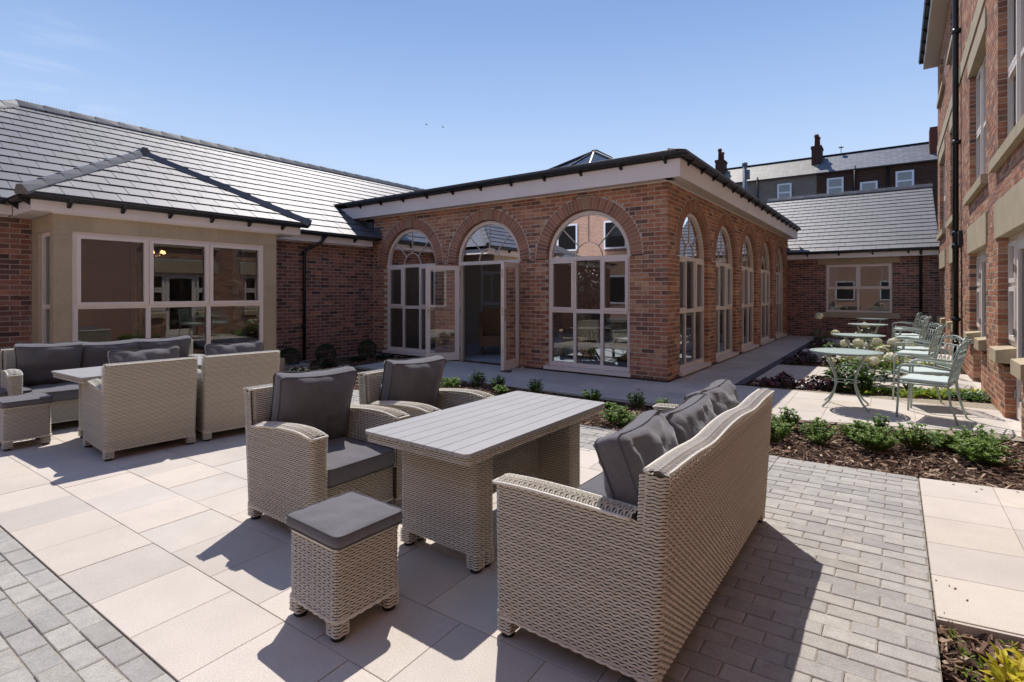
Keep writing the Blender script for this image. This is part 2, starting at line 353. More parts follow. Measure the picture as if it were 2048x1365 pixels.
def arch_ring(wl, basis, c, top_limit, cap):
    """voussoirs and keystone round one arched opening"""
    n = 42; items = []; key = .085
    for i in range(n):
        a0 = math.pi * i / n; a1 = math.pi * (i + 1) / n; g_ = .0045
        if abs((a0 + a1) / 2 - math.pi / 2) < key: continue
        p = [(c + (RO + .012) * math.cos(a0 + g_ / RO), SPR + (RO + .012) * math.sin(a0 + g_ / RO)), (c + 1.07 * math.cos(a0 + g_), SPR + 1.07 * math.sin(a0 + g_)),
             (c + 1.07 * math.cos(a1 - g_), SPR + 1.07 * math.sin(a1 - g_)), (c + (RO + .012) * math.cos(a1 - g_ / RO), SPR + (RO + .012) * math.sin(a1 - g_ / RO))]
        items.append(p)
    pieces(wl, 'arch_brick', items, basis, lambda x, y, p: .007, M['arch'], cap, depth=.13, ch=.0035)
    O, U, V, N = [Vector(t) for t in basis]
    g = G(); k2 = key
    q = [(c - .075, SPR + RO + .014), (c + .075, SPR + RO + .014), (c + .095, SPR + 1.085), (c - .095, SPR + 1.085)]
    g.hexa([O + U * x + V * y - N * .1 for x, y in q], [O + U * x + V * y + N * .009 for x, y in q]); g.obj('keystone', M['key'], wl)
    # mortar ring behind the voussoirs
    g = G(); m_ = 24
    for i in range(m_):
        a0 = math.pi * i / m_; a1 = math.pi * (i + 1) / m_
        q = [(c + r * math.cos(a), SPR + r * math.sin(a)) for r, a in ((RO + .016, a0), (1.095, a0), (1.095, a1), (RO + .016, a1))]
        g.hexa([O + U * x + V * y - N * .12 for x, y in q], [O + U * x + V * y + N * .0015 for x, y in q])
    g.obj('arch_mortar', M['mortar'], wl)
# --- arched window; local x along the wall, -y outward
def arc_frame(g, r0, r1, y0, y1, c=(0, SPR), a0=0, a1=math.pi, n=28):
    for i in range(n):
        a = a0 + (a1 - a0) * i / n; b = a0 + (a1 - a0) * (i + 1) / n
        q = [(c[0] + r * math.cos(t), c[1] + r * math.sin(t)) for r, t in ((r0, a), (r1, a), (r1, b), (r0, b))]
        g.hexa([(x, y0, z) for x, z in q], [(x, y1, z) for x, z in q])
def bar2(g, x0, z0, x1, z1, y0, y1): g.box(x0, y0, z0, x1, y1, z1)
def arched_window(parent, loc, rz, door=False, plain=False, name='arched_window', fm=None):
    fm = fm or M['frame']
    g = G(); r = RO - .006; t = .07; y0, y1 = 0.0, .07
    arc_frame(g, r - t, r, y0, y1)
    zb = .10 if not door else .0
    bar2(g, -r, zb, -r + t, SPR, y0, y1); bar2(g, r - t, zb, r, SPR, y0, y1)
    bar2(g, -r + t, SPR - .06, r - t, SPR + .012, y0 + .002, y1)
    if not door:
        bar2(g, -r + t, zb, r - t, zb + .075, y0 + .002, y1)
        bar2(g, -r + t, 1.10, r - t, 1.17, y0 + .004, y1 - .002)
        for s in (-1, 1): bar2(g, s * .275 - .03, zb + .075, s * .275 + .03, 1.10, y0 + .006, y1 - .004); bar2(g, s * .275 - .03, 1.17, s * .275 + .03, SPR - .06, y0 + .006, y1 - .004)
    o = g.obj(name, fm, parent); o.location = loc; o.rotation_euler = (0, 0, rz)
    gy = .035
    p = G(); pts = [(math.cos(math.pi * k / 28) * (r - t), gy, SPR + .005 + math.sin(math.pi * k / 28) * (r - t)) for k in range(29)]
    p.poly(pts[::-1]); p.obj('pane', M['glass'], o)
    g = G(); arc_frame(g, .267, .28, gy - .016, gy - .004, n=18)
    for a in (45, 90, 135):
        a = R(a); dx, dz = math.cos(a), math.sin(a)
        g.bar((dx * .278, gy - .010, SPR + dz * .278), (dx * (r - t + .01), gy - .010, SPR + dz * (r - t + .01)), .010, .013)
    g.obj('glazing_bar', fm, o)
    if not door:
        def pane(x0, z0, x1, z1):
            p = G(); p.poly([(x0, gy, z0), (x1, gy, z0), (x1, gy, z1), (x0, gy, z1)]); return p.obj('pane', M['glass'], o)
        xs = [-r + t, -.305, -.245, .245, .305, r - t]
        for a, b in ((0, 1), (2, 3), (4, 5)):
            pane(xs[a], zb + .075, xs[b], 1.10)
            if not (a in (0, 4)): pane(xs[a], 1.17, xs[b], SPR - .06)
        for a, b in ((0, 1), (4, 5)):
            x0, x1 = xs[a], xs[b]; s = .05; g = G()
            bar2(g, x0 - .02, 1.15, x1 + .02, 1.15 + s, -.018, .03); bar2(g, x0 - .02, SPR - .05 - s, x1 + .02, SPR - .05, -.018, .03)
            bar2(g, x0 - .02, 1.15 + s, x0 - .02 + s, SPR - .05 - s, -.018, .03); bar2(g, x1 + .02 - s, 1.15 + s, x1 + .02, SPR - .05 - s, -.018, .03)
            g.obj('sash', fm, o); pane(x0 + .03, 1.2, x1 - .03, SPR - .1)
        if not plain:
            g = G(); g.box(-RO - .03, -.135, .035, RO + .03, 0, .097); g.obj('sill', fm, o)
    return o

# ------------------------------------------------------------ arcade building (garden room)
ARC = thing('garden_room', 'single storey red brick garden room with a row of arched cream windows and open double doors', 'building')
bA = ((-7.34, 0, 0), (1, 0, 0), (0, 0, 1), (0, -1, 0))
bS = ((0, 0, 0), (0, 1, 0), (0, 0, 1), (1, 0, 0))
CA = [-6.1, -3.8, -1.5]; CS = [1.44, 3.69, 5.94, 8.19, 10.44]
wallA = brick_wall(ARC, bA, 7.339, 3.3, arch_excl([c + 7.34 for c in CA]), M['brick'], M['mortar'], 190, end=True)
wallS = brick_wall(ARC, bS, 11.83, 3.3, arch_excl(CS), M['brick'], M['mortar'], 110, flip=1, back_name='side_wall')
for i, c in enumerate(CA): arch_ring(wallA, bA, c + 7.34, 3.3, 60)
for i, c in enumerate(CS): arch_ring(wallS, bS, c, 3.3, 60 if i < 2 else 0)
# dark engineering brick plinth course reads as a darker first course
for (b_, W_, ex) in ((bA, 7.342, [c + 7.34 for c in CA]), (bS, 11.83, CS)):
    O_, U_, V_, N_ = [Vector(t) for t in b_]; g = G(); k = 0
    x = 0
    while x < W_ - .02:
        x1 = min(W_, x + .215)
        if not (b_ is bA and abs(x - (CA[1] + 7.34)) < .86):
            lo = [O_ + U_ * a + N_ * d for a, d in ((x, .011), (x1, .011), (x1, -.05), (x, -.05))]; g.hexa(lo, [q + V_ * .034 for q in lo])
        x += .225
    g.obj('damp_course', M['black'] if False else mat('engineering_brick', (.07, .05, .045), .8, .3, .2), wallA if b_ is bA else wallS)
def mk_win(c, side): return arched_window(ARC, (c, .075, 0) if not side else (-.075, c, 0), 0 if not side else R(90))
for c in (CA[0], CA[2]): mk_win(c, False)
for c in CS: mk_win(c, True)
dw = arched_window(ARC, (CA[1], .075, 0), 0, door=True, name='arched_doorway')
g = G(); g.box(-RO + .02, -.10, -.02, RO - .02, .10, .012); g.obj('threshold', M['steel'], dw)
# door leaves, local x from the hinge
def door_leaf(parent, loc, rz, wd, hand):
    g = G(); h0, h1, s, th = .03, SPR - .07, .095, .062; s0 = 1
    bar2(g, 0, h0, wd * s0, h0 + .16, -th / 2, th / 2); bar2(g, 0, h1 - s, wd * s0, h1, -th / 2, th / 2)
    bar2(g, 0, h0 + .16, s, h1 - s, -th / 2, th / 2); bar2(g, wd - s, h0 + .16, wd, h1 - s, -th / 2, th / 2)
    o = g.obj('door', M['frame'], parent); o.location = loc; o.rotation_euler = (0, 0, rz)
    p = G(); p.poly([(s, 0, h0 + .16), (wd - s, 0, h0 + .16), (wd - s, 0, h1 - s), (s, 0, h1 - s)]); p.obj('pane', M['glass'], o)
    g = G()
    for sd in (-1, 1):
        y = sd * th / 2
        g.box(wd - .06, min(y, y + sd * .008), .95, wd - .03, max(y, y + sd * .008), 1.17); g.bar((wd - .045, y + sd * .03, 1.10), (wd - .16, y + sd * .03, 1.10), .02, .014); g.bar((wd - .045, y, 1.10), (wd - .045, y + sd * .03, 1.10), .014, .014)
    for z in (.35, 1.05, 1.75): g.box(wd - .001, -.012, z, wd + .003, .012, z + .16)
    g.obj('handle', M['steel'], o)
    g = G()
    for z in (.25, 1.1, 1.9): g.tube([(-.012, 0, z - .05), (-.012, 0, z + .05)], .012, 8)
    g.obj('hinge', M['steel'], o)
door_leaf(dw, (-RO + .05, -.03, 0), R(-127), .72, 1)
door_leaf(dw, (RO - .05, -.03, 0), R(-80), .72, -1)
# eaves, gutter, roof
fx, fy = .28, -.226
g = G(); g.box(-8.5, fy, 3.3, fx, fy + .02, 3.585); g.obj('fascia', M['fascia'], ARC)
g = G(); g.box(fx - .02, fy + .02, 3.3, fx, 11.95, 3.585); g.obj('fascia', M['fascia'], ARC)
g = G(); k = 0
y = fy + .022
g = G(); g.box(-7.9, fy + .02, 3.306, .0, .0, 3.312); g.box(.0, fy + .02, 3.306, fx - .02, 11.83, 3.312); g.obj('soffit', M['soffit'], ARC)
g = G()
for k in range(26): g.box(-7.9 + k * .31, fy + .03, 3.301, -7.9 + k * .31 + .29, -.001, 3.305)
for k in range(115): g.box(.002, fy + .03 + k * .104, 3.301, fx - .022, fy + .03 + k * .104 + .098, 3.305)
o = g.obj('soffit_board', M['soffit'], ARC)
g = G(); g.box(-7.9, -.028, 3.285, .028, -.0065, 3.3005); g.box(.0075, -.0065, 3.285, .028, 11.83, 3.3005); g.obj('soffit_bead', M['fascia'], ARC)
def gutter(parent, p, q, out, r=.055, name='gutter', bracket=.8, off=0.0, m=None):
    """half-round gutter from p to q (at fascia face, top level z); out = outward unit"""
    m = m or M['black']; p = Vector(p); q = Vector(q); out = Vector(out); g = G()
    prof = []
    for k in range(9):
        a = math.pi * k / 8; prof.append((r + .004 - r * math.cos(a), -r * math.sin(a)))
    inner = [(x, z + .006) for x, z in prof[::-1]]
    pr = prof + inner; n = len(pr); i = 0
    for e in (p, q):
        for x, z in pr: g.v.append(tuple(e + out * x + Vector((0, 0, z))))
    for j in range(n): g.f.append((j, (j + 1) % n, n + (j + 1) % n, n + j))
    for e in (0, n):
        for j in range(8): g.f.append((e + j, e + j + 1, e + n - 2 - j, e + n - 1 - j))
    # bead on the outer lip
    g.tube([p + out * (2 * r + .002), q + out * (2 * r + .002)], .009, 6)
    o = g.obj(name, m, parent)
    L = (q - p).length; d = (q - p) / L; x = off if off else bracket / 2
    while x < L:
        c = p + d * x; b = G()
        w_ = d * .022
        b.hexa([c - w_ + out * .001, c + w_ + out * .001, c + w_ + out * .001 - Vector((0, 0, .13)), c - w_ + out * .001 - Vector((0, 0, .13))],
               [c - w_ + out * .125, c + w_ + out * .125, c + w_ + out * .10 - Vector((0, 0, .062)), c - w_ + out * .10 - Vector((0, 0, .062))])
        b.obj('gutter_bracket', m, o); x += bracket
    return o
gutter(ARC, (-8.0, fy, 3.655), (fx + .12, fy, 3.655), (0, -1, 0), off=.45, bracket=.76)
gutter(ARC, (fx, fy - .12, 3.656), (fx, 11.95, 3.656), (1, 0, 0), off=.5, bracket=.72)
g = G(); g.box(-8.0, fy - .03, 3.585, fx + .03, fy + .02, 3.66); g.box(fx - .02, fy + .02, 3.585, fx + .03, 11.95, 3.66); g.obj('eaves_filler', M['black'], ARC)
e = [(-8.7, fy - .06, 3.665), (fx + .06, fy - .06, 3.665), (fx + .06, 11.95, 3.665), (-8.7, 11.95, 3.665)]
u = [(-4.9, 2.7, 4.2), (-1.9, 2.7, 4.2), (-1.9, 6.3, 4.2), (-4.9, 6.3, 4.2)]
g = G(); i = 0
for k in range(4):
    k2 = (k + 1) % 4; g.hexa([e[k], e[k2], u[k2], u[k]], [tuple(Vector(t) + Vector((0, 0, .03))) for t in (e[k], e[k2], u[k2], u[k])])
g.obj('roof', M['roofdark'], ARC)
# first course of tiles along the eaves
items = [[(x, 0), (x + .29, 0), (x + .29, .3), (x, .3)] for x in [-8.6 + .295 * k for k in range(30)]]
t_ = math.atan2(.535, 2.9)
pieces(ARC, 'roof_tile', items, ((0, fy - .085, 3.70), (1, 0, 0), (0, math.cos(t_), math.sin(t_)), (0, -math.sin(t_), math.cos(t_))), lambda x, y, p: .018 - .012 * (y > .1), M['tile'], 40, ch=.003, depth=.02)
items = [[(x, 0), (x + .29, 0), (x + .29, .3), (x, .3)] for x in [.02 + .295 * k for k in range(41)]]
t_ = math.atan2(.535, 2.2)
pieces(ARC, 'roof_tile', items, ((fx + .085, fy, 3.70), (0, 1, 0), (-math.cos(t_), 0, math.sin(t_)), (math.sin(t_), 0, math.cos(t_))), lambda x, y, p: .018 - .012 * (y > .1), M['tile'], 60, ch=.003, depth=.02)
g = G(); g.bar((fx + .05, fy - .05, 3.70), (fx - .5, fy + .52, 3.83), .12, .02); g.obj('hip_tile', M['tile_cap'], ARC)
# roof lantern
LAN = G(); b0 = [(-4.9, 2.7), (-1.9, 2.7), (-1.9, 6.3), (-4.9, 6.3)]
LAN.box(-4.95, 2.65, 4.15, -1.85, 2.75, 4.32); LAN.box(-4.95, 6.25, 4.15, -1.85, 6.35, 4.32); LAN.box(-4.95, 2.75, 4.15, -4.85, 6.25, 4.32); LAN.box(-1.95, 2.75, 4.15, -1.85, 6.25, 4.32)
ra, rb = (-3.4, 4.0, 5.18), (-3.4, 5.0, 5.18)
lan = LAN.obj('roof_lantern', M['fascia'], ARC)
g = G()
for p, q in (((-4.9, 2.7), ra), ((-1.9, 2.7), ra), ((-1.9, 6.3), rb), ((-4.9, 6.3), rb)): g.bar((p[0], p[1], 4.33), q, .06, .06)
for t in (.33, .66): g.bar((-4.9 + 3 * t, 2.7, 4.33), ra, .04, .04)
for t in (.0, .5, 1.0):
    yy = 4.0 + t; g.bar((-4.9, yy, 4.33), (-3.4, yy, 5.18), .04, .04); g.bar((-1.9, yy, 4.33), (-3.4, yy, 5.18), .04, .04)
g.bar(ra, rb, .14, .10); g.obj('lantern_bar', M['strip'], lan)
for q in ([(-4.9, 2.7, 4.33), (-1.9, 2.7, 4.33), ra], [(-1.9, 2.7, 4.33), (-1.9, 6.3, 4.33), rb, ra], [(-1.9, 6.3, 4.33), (-4.9, 6.3, 4.33), rb], [(-4.9, 6.3, 4.33), (-4.9, 2.7, 4.33), ra, rb]):
    p = G(); p.poly(q); p.obj('lantern_pane', M['glass2'], lan)
# interior of the garden room
g = G(); g.box(-7.06, .3, -.02, -.3, 11.5, .008); g.obj('room_floor', M['carpet'], ARC)
g = G(); g.box(-7.06, .28, 3.2, -4.9, 11.55, 3.24); g.box(-1.9, .28, 3.2, -.28, 11.55, 3.24); g.box(-4.9, .28, 3.2, -1.9, 2.7, 3.24); g.box(-4.9, 6.3, 3.2, -1.9, 11.55, 3.24)
g.box(-4.95, 2.65, 3.24, -1.85, 2.7, 4.15); g.box(-4.95, 6.3, 3.24, -1.85, 6.35, 4.15); g.box(-4.95, 2.7, 3.24, -4.9, 6.3, 4.15); g.box(-1.9, 2.7, 3.24, -1.85, 6.3, 4.15)
g.obj('ceiling', M['fascia'], ARC)
g = G(); g.box(-7.12, .28, 0, -7.06, 11.55, 3.2); g.box(-7.06, 11.5, 0, -.28, 11.55, 3.2); g.obj('inner_wall', M['plaster'], ARC)
for yy in (2.2, 4.6, 7.0):
    arched_window(ARC, (-7.055, yy, 0), R(90), plain=True, name='inner_window', fm=M['upvc'])

# ------------------------------------------------------------ rectangular windows; local x along the wall, -y outward
def rect_window(parent, loc, rz, xs, z0, z1, splits, name='window', fm=None, t=.06, sash=(), opening_h=()):
    """xs = mullion centres incl. outer edges; splits[i] = list of transom heights in column i; sash = set of (col,row) with a casement"""
    fm = fm or M['frame']; g = G(); y0, y1 = 0.0, .07
    bar2(g, xs[0], z0, xs[0] + t, z1, y0, y1); bar2(g, xs[-1] - t, z0, xs[-1], z1, y0, y1)
    bar2(g, xs[0] + t, z0, xs[-1] - t, z0 + t, y0 + .002, y1 - .002); bar2(g, xs[0] + t, z1 - t, xs[-1] - t, z1, y0 + .002, y1 - .002)
    for x in xs[1:-1]: bar2(g, x - t / 2, z0 + t, x + t / 2, z1 - t, y0 + .004, y1 - .004)
    cells = []
    for i in range(len(xs) - 1):
        a = xs[i] + (t if i == 0 else t / 2); b = xs[i + 1] - (t if i == len(xs) - 2 else t / 2)
        zs = [z0 + t] ; 
        for zt in splits[i]: bar2(g, a, zt - t / 2, b, zt + t / 2, y0 + .006, y1 - .006); zs += [zt - t / 2, zt + t / 2]
        zs.append(z1 - t)
        for r in range(len(zs) // 2): cells.append((i, r, a, b, zs[2 * r], zs[2 * r + 1]))
    o = g.obj(name, fm, parent); o.location = loc; o.rotation_euler = (0, 0, rz)
    for i, r, a, b, c, d in cells:
        e = 0
        if (i, r) in sash:
            s = .05; e = s - .02; g = G(); A, B, C_, D = a - .02, b + .02, c - .02, d + .02
            bar2(g, A, C_, B, C_ + s, -.02, .03); bar2(g, A, D - s, B, D, -.02, .03); bar2(g, A, C_ + s, A + s, D - s, -.02, .03); bar2(g, B - s, C_ + s, B, D - s, -.02, .03)
            g.obj('sash', fm, o)
        p = G(); p.poly([(a + e, .035, c + e), (b - e, .035, c + e), (b - e, .035, d - e), (a + e, .035, d - e)]); p.obj('pane', M['glass'], o)
    return o
def blind_room(parent, loc, rz, x0, x1, z0, z1, depth=.9, m='plaster', curtains=True):
    """shallow dark room behind a window, with curtains"""
    g = G(); g.box(x0 - .3, depth, z0 - .4, x1 + .3, depth + .02, z1 + .3); g.box(x0 - .3, .3, z0 - .42, x1 + .3, depth, z0 - .4); g.box(x0 - .3, .3, z1 + .3, x1 + .3, depth, z1 + .32)
    g.box(x0 - .32, .3, z0 - .4, x0 - .3, depth, z1 + .3); g.box(x1 + .3, .3, z0 - .4, x1 + .32, depth, z1 + .3)
    o = g.obj('room_lining', M[m], parent); o.location = loc; o.rotation_euler = (0, 0, rz)
    if curtains:
        for a, b in ((x0 + .02, x0 + .30), (x1 - .30, x1 - .02)):
            g = G(); n = 24
            for k in range(n + 1):
                x = a + (b - a) * k / n; yy = .17 + .03 * math.sin(k * 1.7) ; g.v += [(x, yy, z0 + .02), (x, yy, z1)]
            for k in range(n): g.f.append((2 * k, 2 * k + 2, 2 * k + 3, 2 * k + 1))
            c = g.obj('curtain', M['curtain'], o, True)

# roofing
def tile_roof(parent, basis, zones, L, u0, u1, gauge, wdt, cap, name='roof_tile'):
    items = []; rows = int(math.ceil(L / gauge))
    for r in range(rows):
        off = (wdt / 2 if r % 2 else 0); k = math.floor((u0 - off) / wdt)
        while off + k * wdt < u1:
            a = off + k * wdt; q = [(a + .002, r * gauge), (a + wdt - .002, r * gauge), (a + wdt - .002, (r + 1) * gauge), (a + .002, (r + 1) * gauge)]
            for z in zones:
                c = clip(q, z)
                if len(c) > 2 and area(c) > .004: items.append(c)
            k += 1
    def h(x, y, poly):
        my = sum(p[1] for p in poly) / len(poly); r = math.floor(my / gauge); t = (y - r * gauge) / gauge
        return .023 - .018 * min(1, max(0, t)) + .0012 * (int(poly[0][0] * 53 + 900) % 3)
    pieces(parent, name, items, basis, h, M['tile'], cap, ch=.003, depth=.004)
def ridge_run(parent, p, q, w=.24, h=.075, step=.42, name='ridge_tile', m=None, end=False, up=(0, 0, 1)):
    p = Vector(p); q = Vector(q); d = q - p; L = d.length; d /= L; side = d.cross(Vector(up)).normalized(); up = side.cross(d).normalized()
    n = max(1, round(L / step)); st = L / n
    for k in range(n):
        a = p + d * (k * st); b = p + d * ((k + 1) * st + .03)
        g = G()
        def prof(c, e): return [c - side * (w / 2) - up * .07, c - side * (w / 2) - up * .035, c - side * (w * .2) + up * (h + e), c + side * (w * .2) + up * (h + e), c + side * (w / 2) - up * .035, c + side * (w / 2) - up * .07]
        g.hexa(prof(a, .014), prof(b, 0)); g.obj(name, m or M['tile_cap'], parent)
def spikes(parent, p, q, step=.045, h=.13, name='bird_spikes'):
    p = Vector(p); q = Vector(q); L = (q - p).length; d = (q - p) / L; s = d.cross(Vector((0, 0, 1))).normalized(); g = G(); x = 0; k = 0
    while x < L:
        if (x % 1.05) < .85:
            c = p + d * x; t = s * (.05 * ((k % 3) - 1)) + Vector((0, 0, h * (1 - .1 * (k % 2)))) + d * rnd.uniform(-.01, .01)
            i = len(g.v); e = .0016
            g.v += [tuple(c - d * e), tuple(c + d * e), tuple(c + s * e), tuple(c + t)]; g.f += [(i, i + 1, i + 3), (i + 1, i + 2, i + 3), (i + 2, i, i + 3)]
        x += step; k += 1
    o = g.obj(name, M['steel'], parent); o['kind'] = 'stuff'
ca, sa = math.cos(R(31)), math.sin(R(31))

# ------------------------------------------------------------ left wing with the stone bay
LW = thing('left_wing', 'long brick wing with a grey tiled roof and a projecting sandstone bay window', 'building')
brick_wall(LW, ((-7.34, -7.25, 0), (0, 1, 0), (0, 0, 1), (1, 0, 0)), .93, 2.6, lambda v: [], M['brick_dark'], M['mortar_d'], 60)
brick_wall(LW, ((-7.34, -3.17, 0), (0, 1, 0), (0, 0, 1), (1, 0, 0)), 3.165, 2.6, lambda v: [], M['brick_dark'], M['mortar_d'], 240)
g = G(); g.box(-7.62, -13, 0, -7.34, -7.25, 2.6); g.obj('wall', M['bricktex'], LW); g = G(); g.box(-7.62, -6.32, 2.35, -7.35, -3.17, 2.6); g.obj('bay_beam', M['stone'], LW)
# fascia, gutter, soffit
for a, b in ((-13, -6.6), (-2.72, -.24)):
    g = G(); g.box(-7.12, a, 2.57, -7.10, b, 2.71); g.obj('fascia', M['fascia'], LW)
    g = G(); g.box(-7.333, a, 2.572, -7.12, b, 2.58); g.box(-7.333, a, 2.56, -7.31, b, 2.572); g.obj('soffit', M['fascia'], LW)
    gutter(LW, (-7.10, a, 2.755), (-7.10, b + .12, 2.755), (1, 0, 0), off=.35)
    g = G(); g.box(-7.3, a, 2.71, -7.085, b, 2.757); g.obj('eaves_filler', M['black'], LW)
OL = (-7.02, -13, 2.775); L = (11 - 7.02) / ca
bLR = (OL, (0, 1, 0), (-ca, 0, sa), (sa, 0, ca)); hipY = -5.84 + 13
zl = [(hipY - 3.98, 0), (12.99, 0), (12.99, L), (hipY, L)]
zl2 = [(12.99, .36), (18.6, .36), (18.6, L), (12.99, L)]
tile_roof(LW, bLR, [zl, zl2], L, 3, 18.6, .335, .33, 300)
g = G()
def rp(u, v, d=0): return tuple(Vector(OL) + Vector((0, 1, 0)) * u + Vector((-ca, 0, sa)) * v + Vector((sa, 0, ca)) * d)
g.hexa([rp(*p, -.03) for p in zl], [rp(*p, .002) for p in zl]); g.hexa([rp(*p, -.03) for p in zl2], [rp(*p, .002) for p in zl2])
zr = OL[2] + L * sa
g.poly([(-7.02, hipY - 3.98 - 13, 2.775), (-11, -5.84, zr), (-15, hipY - 3.98 - 13, 2.775)]); g.poly([(-11, -5.84, zr), (-11, 5.6, zr), (-15, 5.6, 2.775), (-15, -9.8, 2.775)])
g.obj('roof', M['tile_u'], LW)
ridge_run(LW, (-11, -5.84, zr + .02), (-11, 5.6, zr + .02)); ridge_run(LW, (-7.02, -9.82, 2.80), (-11, -5.84, zr + .02), name='hip_tile')
spikes(LW, (-11, -5.7, zr + .09), (-11, 5.5, zr + .09), h=.19)
# stepped flashing where the roof meets the garden room
g = G()
for k in range(4): g.box(-7.36 - k * .25, -.012, 2.9 + k * .15, -7.11 - k * .25, .0, 3.06 + k * .15)
g.box(-7.34, -.03, 2.74, -7.05, -.012, 2.98); g.obj('flashing', M['lead'], LW)
# downpipe
DP = G(); DP.tube([(-7.04, -1.62, 2.70), (-7.04, -1.62, 2.62), (-7.06, -1.66, 2.56), (-7.23, -1.90, 2.40), (-7.27, -1.93, 2.33), (-7.27, -1.93, .03)], .034, 10)
for z in (2.3, 1.5, .7): DP.tube([(-7.27, -1.93, z), (-7.27, -1.93, z + .07)], .041, 10); DP.box(-7.335, -1.96, z + .01, -7.29, -1.90, z + .06)
DP.obj('downpipe', M['black'], LW, True)
# stone bay
X1, YA, YB = -6.237, -6.342, -3.15
BAY = G()
BAY.box(-7.34, YA, 0, -7.0, YA + .2, .62); 
BAY.box(-7.34, YA + .006, 2.33, X1 - .006, YB - .006, 2.55)
BAY.box(X1 - .2, YA + .006, 0, X1 - .006, -6.14, 2.33); BAY.box(X1 - .2, -3.38, 0, X1 - .006, YB - .006, 2.33); BAY.box(X1 - .2, -6.14, 0, X1 - .006, -3.38, .36)
BAY.box(-7.34, YA + .006, 0, X1 - .2, YA + .2, .55); BAY.box(-7.34, YA + .006, .55, -6.98, YA + .2, 2.33); BAY.box(-7.34, YB - .2, 0, X1 - .2, YB - .006, 2.33)
BAY.obj  # backing in joint colour
bay = BAY.obj('bay', M['stone_j'], LW)
def sb(y0, y1, z0, z1): return [(y0 + .004, z0 + .004), (y1 - .004, z0 + .004), (y1 - .004, z1 - .004), (y0 + .004, z1 - .004)]
fr = []
ed = [YA, -5.92, -5.34, -4.75, -4.18, -3.62, YB]
for a, b in zip(ed, ed[1:]): fr.append(sb(a, b, 2.335, 2.55))
for a, b in ((YA, -6.14), (-3.38, YB)):
    for c, d in ((0.0, .36), (.36, .98), (.98, 1.62), (1.62, 2.27), (2.27, 2.335)): fr.append(sb(a, b, c, d))
for a, b in ((-6.14, -5.3), (-5.3, -4.4), (-4.4, -3.38)): fr.append(sb(a, b, 0, .36))
pieces(bay, 'stone_block', fr, ((X1 - .006, 0, 0), (0, 1, 0), (0, 0, 1), (1, 0, 0)), lambda x, y, p: .006, M['stone'], 100, depth=.05)
fr = [sb(-7.34, X1, 2.335, 2.55)] + [sb(-7.34, -6.98, c, d) for c, d in ((.0, .55), (.55, 1.25), (1.25, 1.9), (1.9, 2.335))] + [sb(-6.42, X1, c, d) for c, d in ((0, .55), (.55, 1.25), (1.25, 1.9), (1.9, 2.335))] + [sb(-6.98, -6.42, 0, .55)]
pieces(bay, 'stone_block', fr, ((0, YA + .006, 0), (1, 0, 0), (0, 0, 1), (0, -1, 0)), lambda x, y, p: .006, M['stone'], 100, depth=.05)
g = G(); g.box(-7.33, YA - .1, 0, X1 + .1, YB + .1, .26); g.obj('plinth', M['stone'], bay)
rect_window(LW, (X1 - .03, 0, 0), R(90), [-6.135, -5.205, -4.325, -3.385], .37, 2.328, [[1.27]] * 3, name='bay_window', sash={(0, 1), (1, 1), (2, 1)}, t=.065)
rect_window(LW, (0, YA + .04, 0), 0, [-6.975, -6.425], .56, 2.328, [[1.27]], name='bay_window')
g = G(); g.box(-7.32, YA - .24, 2.56, -6.16, YB + .42, 2.57); g.obj('soffit', M['fascia'], LW)
g = G(); g.box(-6.16, YA - .25, 2.57, -6.14, YB + .42, 2.70); g.box(-7.1, YA - .25, 2.57, -6.16, YA - .23, 2.70); g.box(-7.1, YB + .40, 2.57, -6.16, YB + .42, 2.70); g.obj('fascia', M['fascia'], LW)
g = G(); g.box(-6.236, YA - .02, 2.545, -6.21, YB + .02, 2.56); g.obj('bead', M['fascia'], LW)
gutter(LW, (-6.14, YA - .36, 2.755), (-6.14, YB + .54, 2.755), (1, 0, 0), off=.5, bracket=.62)
gutter(LW, (-7.1, YA - .25, 2.755), (-6.14, YA - .25, 2.755), (0, -1, 0), off=.3, bracket=.6)
g = G(); g.box(-6.3, YA - .25, 2.70, -6.125, YB + .42, 2.757); g.box(-7.1, YA - .262, 2.70, -6.3, YA - .20, 2.757); g.obj('eaves_filler', M['black'], LW)
ex = -6.05; ya, yb = YA - .34, YB + .51; ax = ex - (yb - ya) / 2; az = 2.775 + (ex - ax) * sa / ca; ym = (ya + yb) / 2
Lb = (ex - ax) / ca
tile_roof(LW, ((ex, 0, 2.775), (0, 1, 0), (-ca, 0, sa), (sa, 0, ca)), [[(ya, 0), (yb, 0), (ym, Lb)]], Lb, ya, yb, .30, .33, 120, name='bay_roof_tile')
g = G(); g.poly([(ex, ya, 2.772), (ex, yb, 2.772), (ax, ym, az)]); g.poly([(ex, ya, 2.772), (ax, ym, az), (ax - .95, ym, az), (ax, ya, 2.772)]); g.poly([(ex, yb, 2.772), (ax + .0, yb, 2.772), (ax - .95, ym, az), (ax, ym, az)])
g.obj('bay_roof', M['tile'], LW)
ridge_run(LW, (ex + .04, ya - .04, 2.80), (ax, ym, az + .03), w=.16, h=.045, name='bay_hip_tile'); ridge_run(LW, (ex + .04, yb + .04, 2.80), (ax, ym, az + .03), w=.16, h=.045, name='bay_hip_tile')
ridge_run(LW, (ax + .1, ym, az + .05), (ax - .9, ym, az + .04), w=.19, h=.05)
